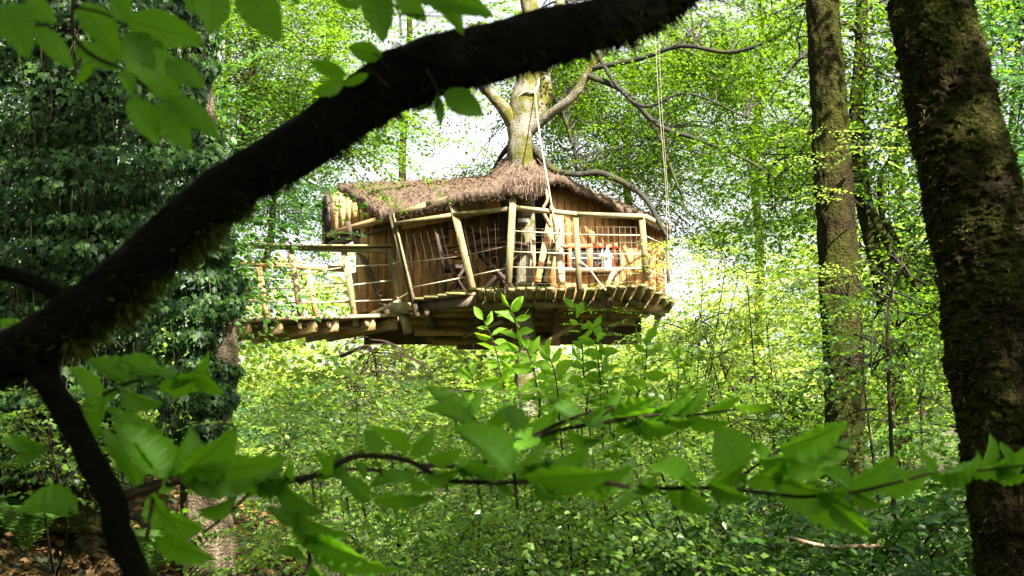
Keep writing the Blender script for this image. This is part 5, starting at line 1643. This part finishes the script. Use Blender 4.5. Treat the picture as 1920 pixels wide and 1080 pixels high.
    # short spurs and buds below the twigs
    for x, y, l in ((585, 900, 40), (600, 905, 55), (712, 872, 28), (735, 868, 24), (760, 880, 26), (835, 900, 22), (895, 905, 28), (918, 905, 26), (1040, 905, 28), (1075, 905, 22), (1345, 925, 34), (1440, 930, 30), (1395, 905, 24),
                    (650, 935, 34), (680, 940, 40), (548, 960, 40), (612, 1010, 60), (505, 930, 26)):
        twig([(x, y - 4), (x + 3, y + l * .6), (x + 5, y + l)], d1, 2.6, 1.2)
    d2 = 2.3
    twig([(900, 870), (960, 845), (1010, 818), (1080, 800), (1150, 790), (1230, 778), (1300, 778)], d2, 5, 2.5)
    twig([(990, 822), (1040, 798), (1090, 778), (1150, 760)], d2, 3.5, 2)
    twig([(1115, 790), (1150, 765), (1175, 755)], d2, 3, 2)
    twig([(1300, 778), (1380, 768), (1440, 758)], d2, 2.5, 1.5)
    twig([(835, 760), (880, 782), (905, 800), (925, 812)], d2, 2.5, 2.5)
    for x, y, l in ((1040, 812, 26), (1082, 800, 22), (1104, 796, 34), (1142, 790, 28), (1195, 782, 40), (1210, 782, 26), (1248, 780, 20), (1090, 800, 38)):
        twig([(x, y - 4), (x + 2, y + l * .6), (x + 4, y + l)], d2, 2.2, 1.0)
    MB().tube(curve([P(790, 874, 1.55), P(830, 872, 1.8), P(865, 876, 2.1), P(900, 870, 2.3)], 8), [.003, .004, .005], 8).build('bough', M['twig'], root, True)

    leaves = [  # base x,y, tip x,y, width px, roll, distance
        (1390, 885, 1345, 800, 105, .3, d1), (1462, 842, 1592, 800, 70, .6, d1), (1425, 868, 1612, 832, 82, .7, d1), (1452, 900, 1590, 940, 74, .6, d1), (1500, 938, 1640, 992, 66, .7, d1), (1578, 915, 1690, 862, 62, .7, d1),
        (1640, 905, 1765, 870, 60, .9, d1), (1745, 890, 1840, 868, 45, 1.0, d1), (1820, 885, 1930, 872, 36, 1.0, d1), (1400, 905, 1480, 870, 50, .9, d1), (1555, 945, 1635, 1010, 44, .4, d1),
        (1300, 915, 1225, 870, 50, .8, d1), (1230, 912, 1160, 950, 40, .9, d1), (1280, 912, 1330, 960, 45, .8, d1),
        (965, 885, 855, 795, 82, .6, d1), (975, 885, 1105, 850, 78, .7, d1), (985, 898, 1150, 890, 70, .6, d1), (960, 888, 1030, 835, 60, .8, d1), (1100, 905, 1200, 865, 55, .9, d1), (955, 880, 905, 815, 50, .4, d1),
        (1090, 902, 1140, 940, 36, .9, d1), (1010, 905, 1060, 945, 40, .8, d1),
        (770, 852, 815, 808, 42, .5, d1), (765, 855, 700, 800, 36, .5, d1), (715, 850, 684, 805, 40, .3, d1), (800, 858, 865, 848, 34, .8, d1), (855, 882, 905, 868, 34, .9, d1), (910, 900, 850, 870, 40, .8, d1),
        (700, 938, 815, 932, 38, .5, d1), (690, 940, 640, 890, 44, .3, d1), (650, 900, 600, 880, 36, .8, d1), (600, 890, 620, 855, 30, .4, d1), (740, 885, 690, 915, 30, .6, d1),
        (335, 890, 535, 870, 92, .45, d1), (345, 888, 445, 810, 86, .5, d1), (325, 895, 250, 810, 74, .5, d1), (310, 895, 215, 790, 82, .6, d1), (260, 915, 195, 800, 60, .5, d1), (330, 890, 365, 800, 60, .6, d1),
        (300, 880, 210, 755, 70, .6, d1 + .1), (420, 900, 545, 905, 56, .7, d1), (280, 930, 330, 1000, 60, .6, d1), (300, 960, 385, 1000, 60, .6, d1), (370, 960, 445, 935, 40, .7, d1), (290, 1010, 400, 1050, 60, .6, d1),
        (300, 730, 395, 700, 55, .7, d1 + .2), (300, 705, 210, 672, 56, .6, d1 + .2), (240, 722, 160, 665, 64, .6, d1 + .2), (360, 702, 420, 740, 40, .8, d1 + .2), (190, 745, 135, 690, 50, .5, d1 + .1), (200, 740, 175, 830, 55, .9, d1),
        (225, 725, 290, 765, 40, .9, d1 + .2), (60, 845, 0, 820, 40, .8, d1), (90, 838, 30, 870, 46, .9, d1), (150, 960, 60, 925, 55, .9, d1), (130, 965, 30, 950, 50, .9, d1), (60, 650, 0, 600, 60, .4, d1 + .2), (120, 655, 60, 600, 40, .6, d1 + .2),
        (520, 905, 600, 965, 52, .7, d1), (545, 960, 650, 1010, 54, .7, d1), (570, 1005, 690, 1055, 60, .7, d1), (575, 1010, 740, 1080, 50, .8, d1), (560, 970, 610, 1040, 44, .8, d1), (580, 1060, 640, 1120, 50, .7, d1),
        (1000, 820, 930, 755, 52, .6, d2), (985, 828, 1045, 770, 50, .6, d2), (1085, 800, 1030, 745, 44, .7, d2), (1090, 790, 1175, 735, 52, .7, d2), (1145, 785, 1230, 745, 56, .7, d2), (1150, 785, 1290, 770, 46, .8, d2), (1225, 778, 1300, 735, 40, .8, d2),
        (1290, 778, 1372, 800, 42, .8, d2), (1380, 768, 1450, 758, 24, .9, d2), (1320, 775, 1390, 745, 28, .9, d2), (1060, 808, 1120, 830, 34, .9, d2), (1200, 782, 1260, 812, 34, .9, d2), (1010, 818, 960, 850, 34, .9, d2),
        (890, 788, 800, 722, 48, .5, d2), (900, 800, 795, 760, 44, .6, d2), (905, 800, 960, 760, 36, .7, d2), (880, 782, 900, 735, 30, .6, d2), (1050, 800, 1000, 850, 36, .8, d2), (1270, 778, 1330, 720, 34, .9, d2),
    ]
    tw = [((240, 930), (555, 900), d1), ((560, 898), (830, 892), d1), ((830, 898), (1330, 915), d1), ((1330, 912), (1560, 835), d1), ((1500, 932), (1900, 876), d1), ((920, 862), (1290, 778), d2), ((545, 960), (578, 1070), d1), ((220, 735), (400, 700), d1 + .2)]
    for a, b, d in tw:
        for k in range(int(abs(b[0] - a[0]) / 42) + 3):
            t = r.random(); x = a[0] + (b[0] - a[0]) * t; y = a[1] + (b[1] - a[1]) * t
            ln = r.uniform(38, 78) * (.8 if d == d2 else 1); an = r.choice([r.uniform(-1.3, -.1), r.uniform(.1, .8)], p=[.7, .3]); sg = r.choice([-1, 1], p=[.4, .6])
            leaves.append((x, y, x + sg * ln * math.cos(an), y + ln * math.sin(an), ln * r.uniform(.4, .6), r.uniform(.3, .9), d))
    for i, (bx, by, tx, ty, w, roll, d) in enumerate(leaves):
        dz = r.normal(0, .02)
        B = P(bx, by, d + dz); T_ = P(tx, ty, d + dz + r.normal(0, .03))
        sgn = 1
        put_leaf(root, (WAVY if d == d1 else NEAR)[i % 4], B, T_, w * .86 / F * d / math.cos(min(roll, 1.0)), -sgn * roll - .1)
    return root
near_tree()


def hanging_twig(name, label, twigs, leaves, d, seed):
    r = np.random.default_rng(seed)
    first = P(*twigs[0][0][0], d)
    root = empty(name, first, label, 'branch')
    for pts, w0, w1 in twigs:
        MB().tube(curve([P(x, y, d) for x, y in pts], 6), [w0 / F * d, w1 / F * d], 8, noise=lambda m, n: .12 * vnoise(m, n, 3, m / 2, 5)).build('twig', M['twig'], root, True)
    for i, (bx, by, tx, ty, w, roll) in enumerate(leaves):
        dz = r.normal(0, .02)
        put_leaf(root, NEAR[i % 3], P(bx, by, d + dz), P(tx, ty, d + dz + r.normal(0, .015)), w / F * d, roll)
    return root


hanging_twig('beech_branch', 'large-leaved beech twig hanging in at the top left corner of the photo',
             [([(150, -160), (140, -60), (137, 10), (136, 60), (158, 92), (190, 112), (232, 130), (276, 165)], 5, 3), ([(140, 12), (190, 24), (238, 42)], 3, 2.2), ([(48, 40), (95, 52), (137, 38)], 3, 3),
              ([(95, 52), (120, 62), (140, 66)], 2.2, 2.5), ([(268, 160), (272, 190), (285, 212), (296, 230)], 2, 1.4), ([(268, 165), (266, 195)], 1.6, 1.2), ([(225, 30), (226, 75)], 2.5, 1.5)],
             [(237, 36, 384, 80, 78, .1), (240, 62, 335, 198, 92, .2), (150, 5, 228, 112, 70, .3), (290, 192, 358, 282, 66, .1), (318, 182, 410, 256, 54, .35), (244, 182, 296, 268, 56, .2), (308, 112, 385, 166, 50, .3), (142, 84, 222, 132, 48, .3),
              (4, 5, 52, 100, 90, .2), (48, 0, 104, 44, 50, .2), (66, 52, 138, 128, 52, .5), (238, 42, 215, -20, 44, .3), (232, 128, 248, 180, 34, .4), (222, 20, 245, -60, 50, .2), (170, 110, 140, 160, 30, .7), (235, 60, 290, 130, 60, .3)], 1.25, 171)
hanging_twig('beech_branch', 'pair of big beech leaves hanging from the top edge left of the centre',
             [([(300, -80), (400, -30), (470, -35), (560, -60)], 4, 3)],
             [(400, -28, 396, 64, 74, .2), (455, -34, 524, 76, 88, .1), (345, -50, 365, 22, 56, .3), (520, -50, 560, 10, 40, .4)], 1.3, 172)
hanging_twig('beech_branch', 'beech twig with leaves at the top centre just above the limb',
             [([(690, -120), (700, -30), (712, 10), (706, 52)], 4, 3), ([(705, -60), (725, -10), (748, 25), (752, 72)], 3, 2), ([(748, 27), (790, 29), (832, 31)], 2, 1.5), ([(782, 30), (784, 62)], 1.6, 1)],
             [(640, -18, 672, 18, 46, .1), (700, -30, 718, 76, 70, .1), (770, -22, 925, 26, 66, .3), (742, -10, 800, 40, 50, .5), (715, -40, 632, 4, 40, .3), (800, -30, 870, 60, 50, .4)], 1.4, 173)
hanging_twig('beech_branch', 'small three-leaved beech twig sticking out above the limb left of the centre',
             [([(730, 165), (700, 135), (672, 140), (640, 142)], 2.4, 1.6), ([(730, 130), (712, 108), (700, 100)], 2, 1.6)],
             [(714, 104, 652, 88, 44, .2), (648, 140, 578, 114, 34, .3), (645, 146, 585, 178, 38, .4), (690, 140, 640, 160, 24, .7)], 1.45, 174)
hanging_twig('beech_branch', 'leaf pair hanging just below the limb left of the treehouse trunk',
             [([(800, 130), (822, 175), (818, 205)], 2.2, 1.5), ([(822, 175), (836, 182)], 1.8, 1.5)],
             [(834, 172, 906, 216, 56, .2), (820, 180, 826, 236, 26, .5), (812, 190, 760, 200, 26, .7)], 1.45, 175)
print('triangles in foliage:', NTRI)
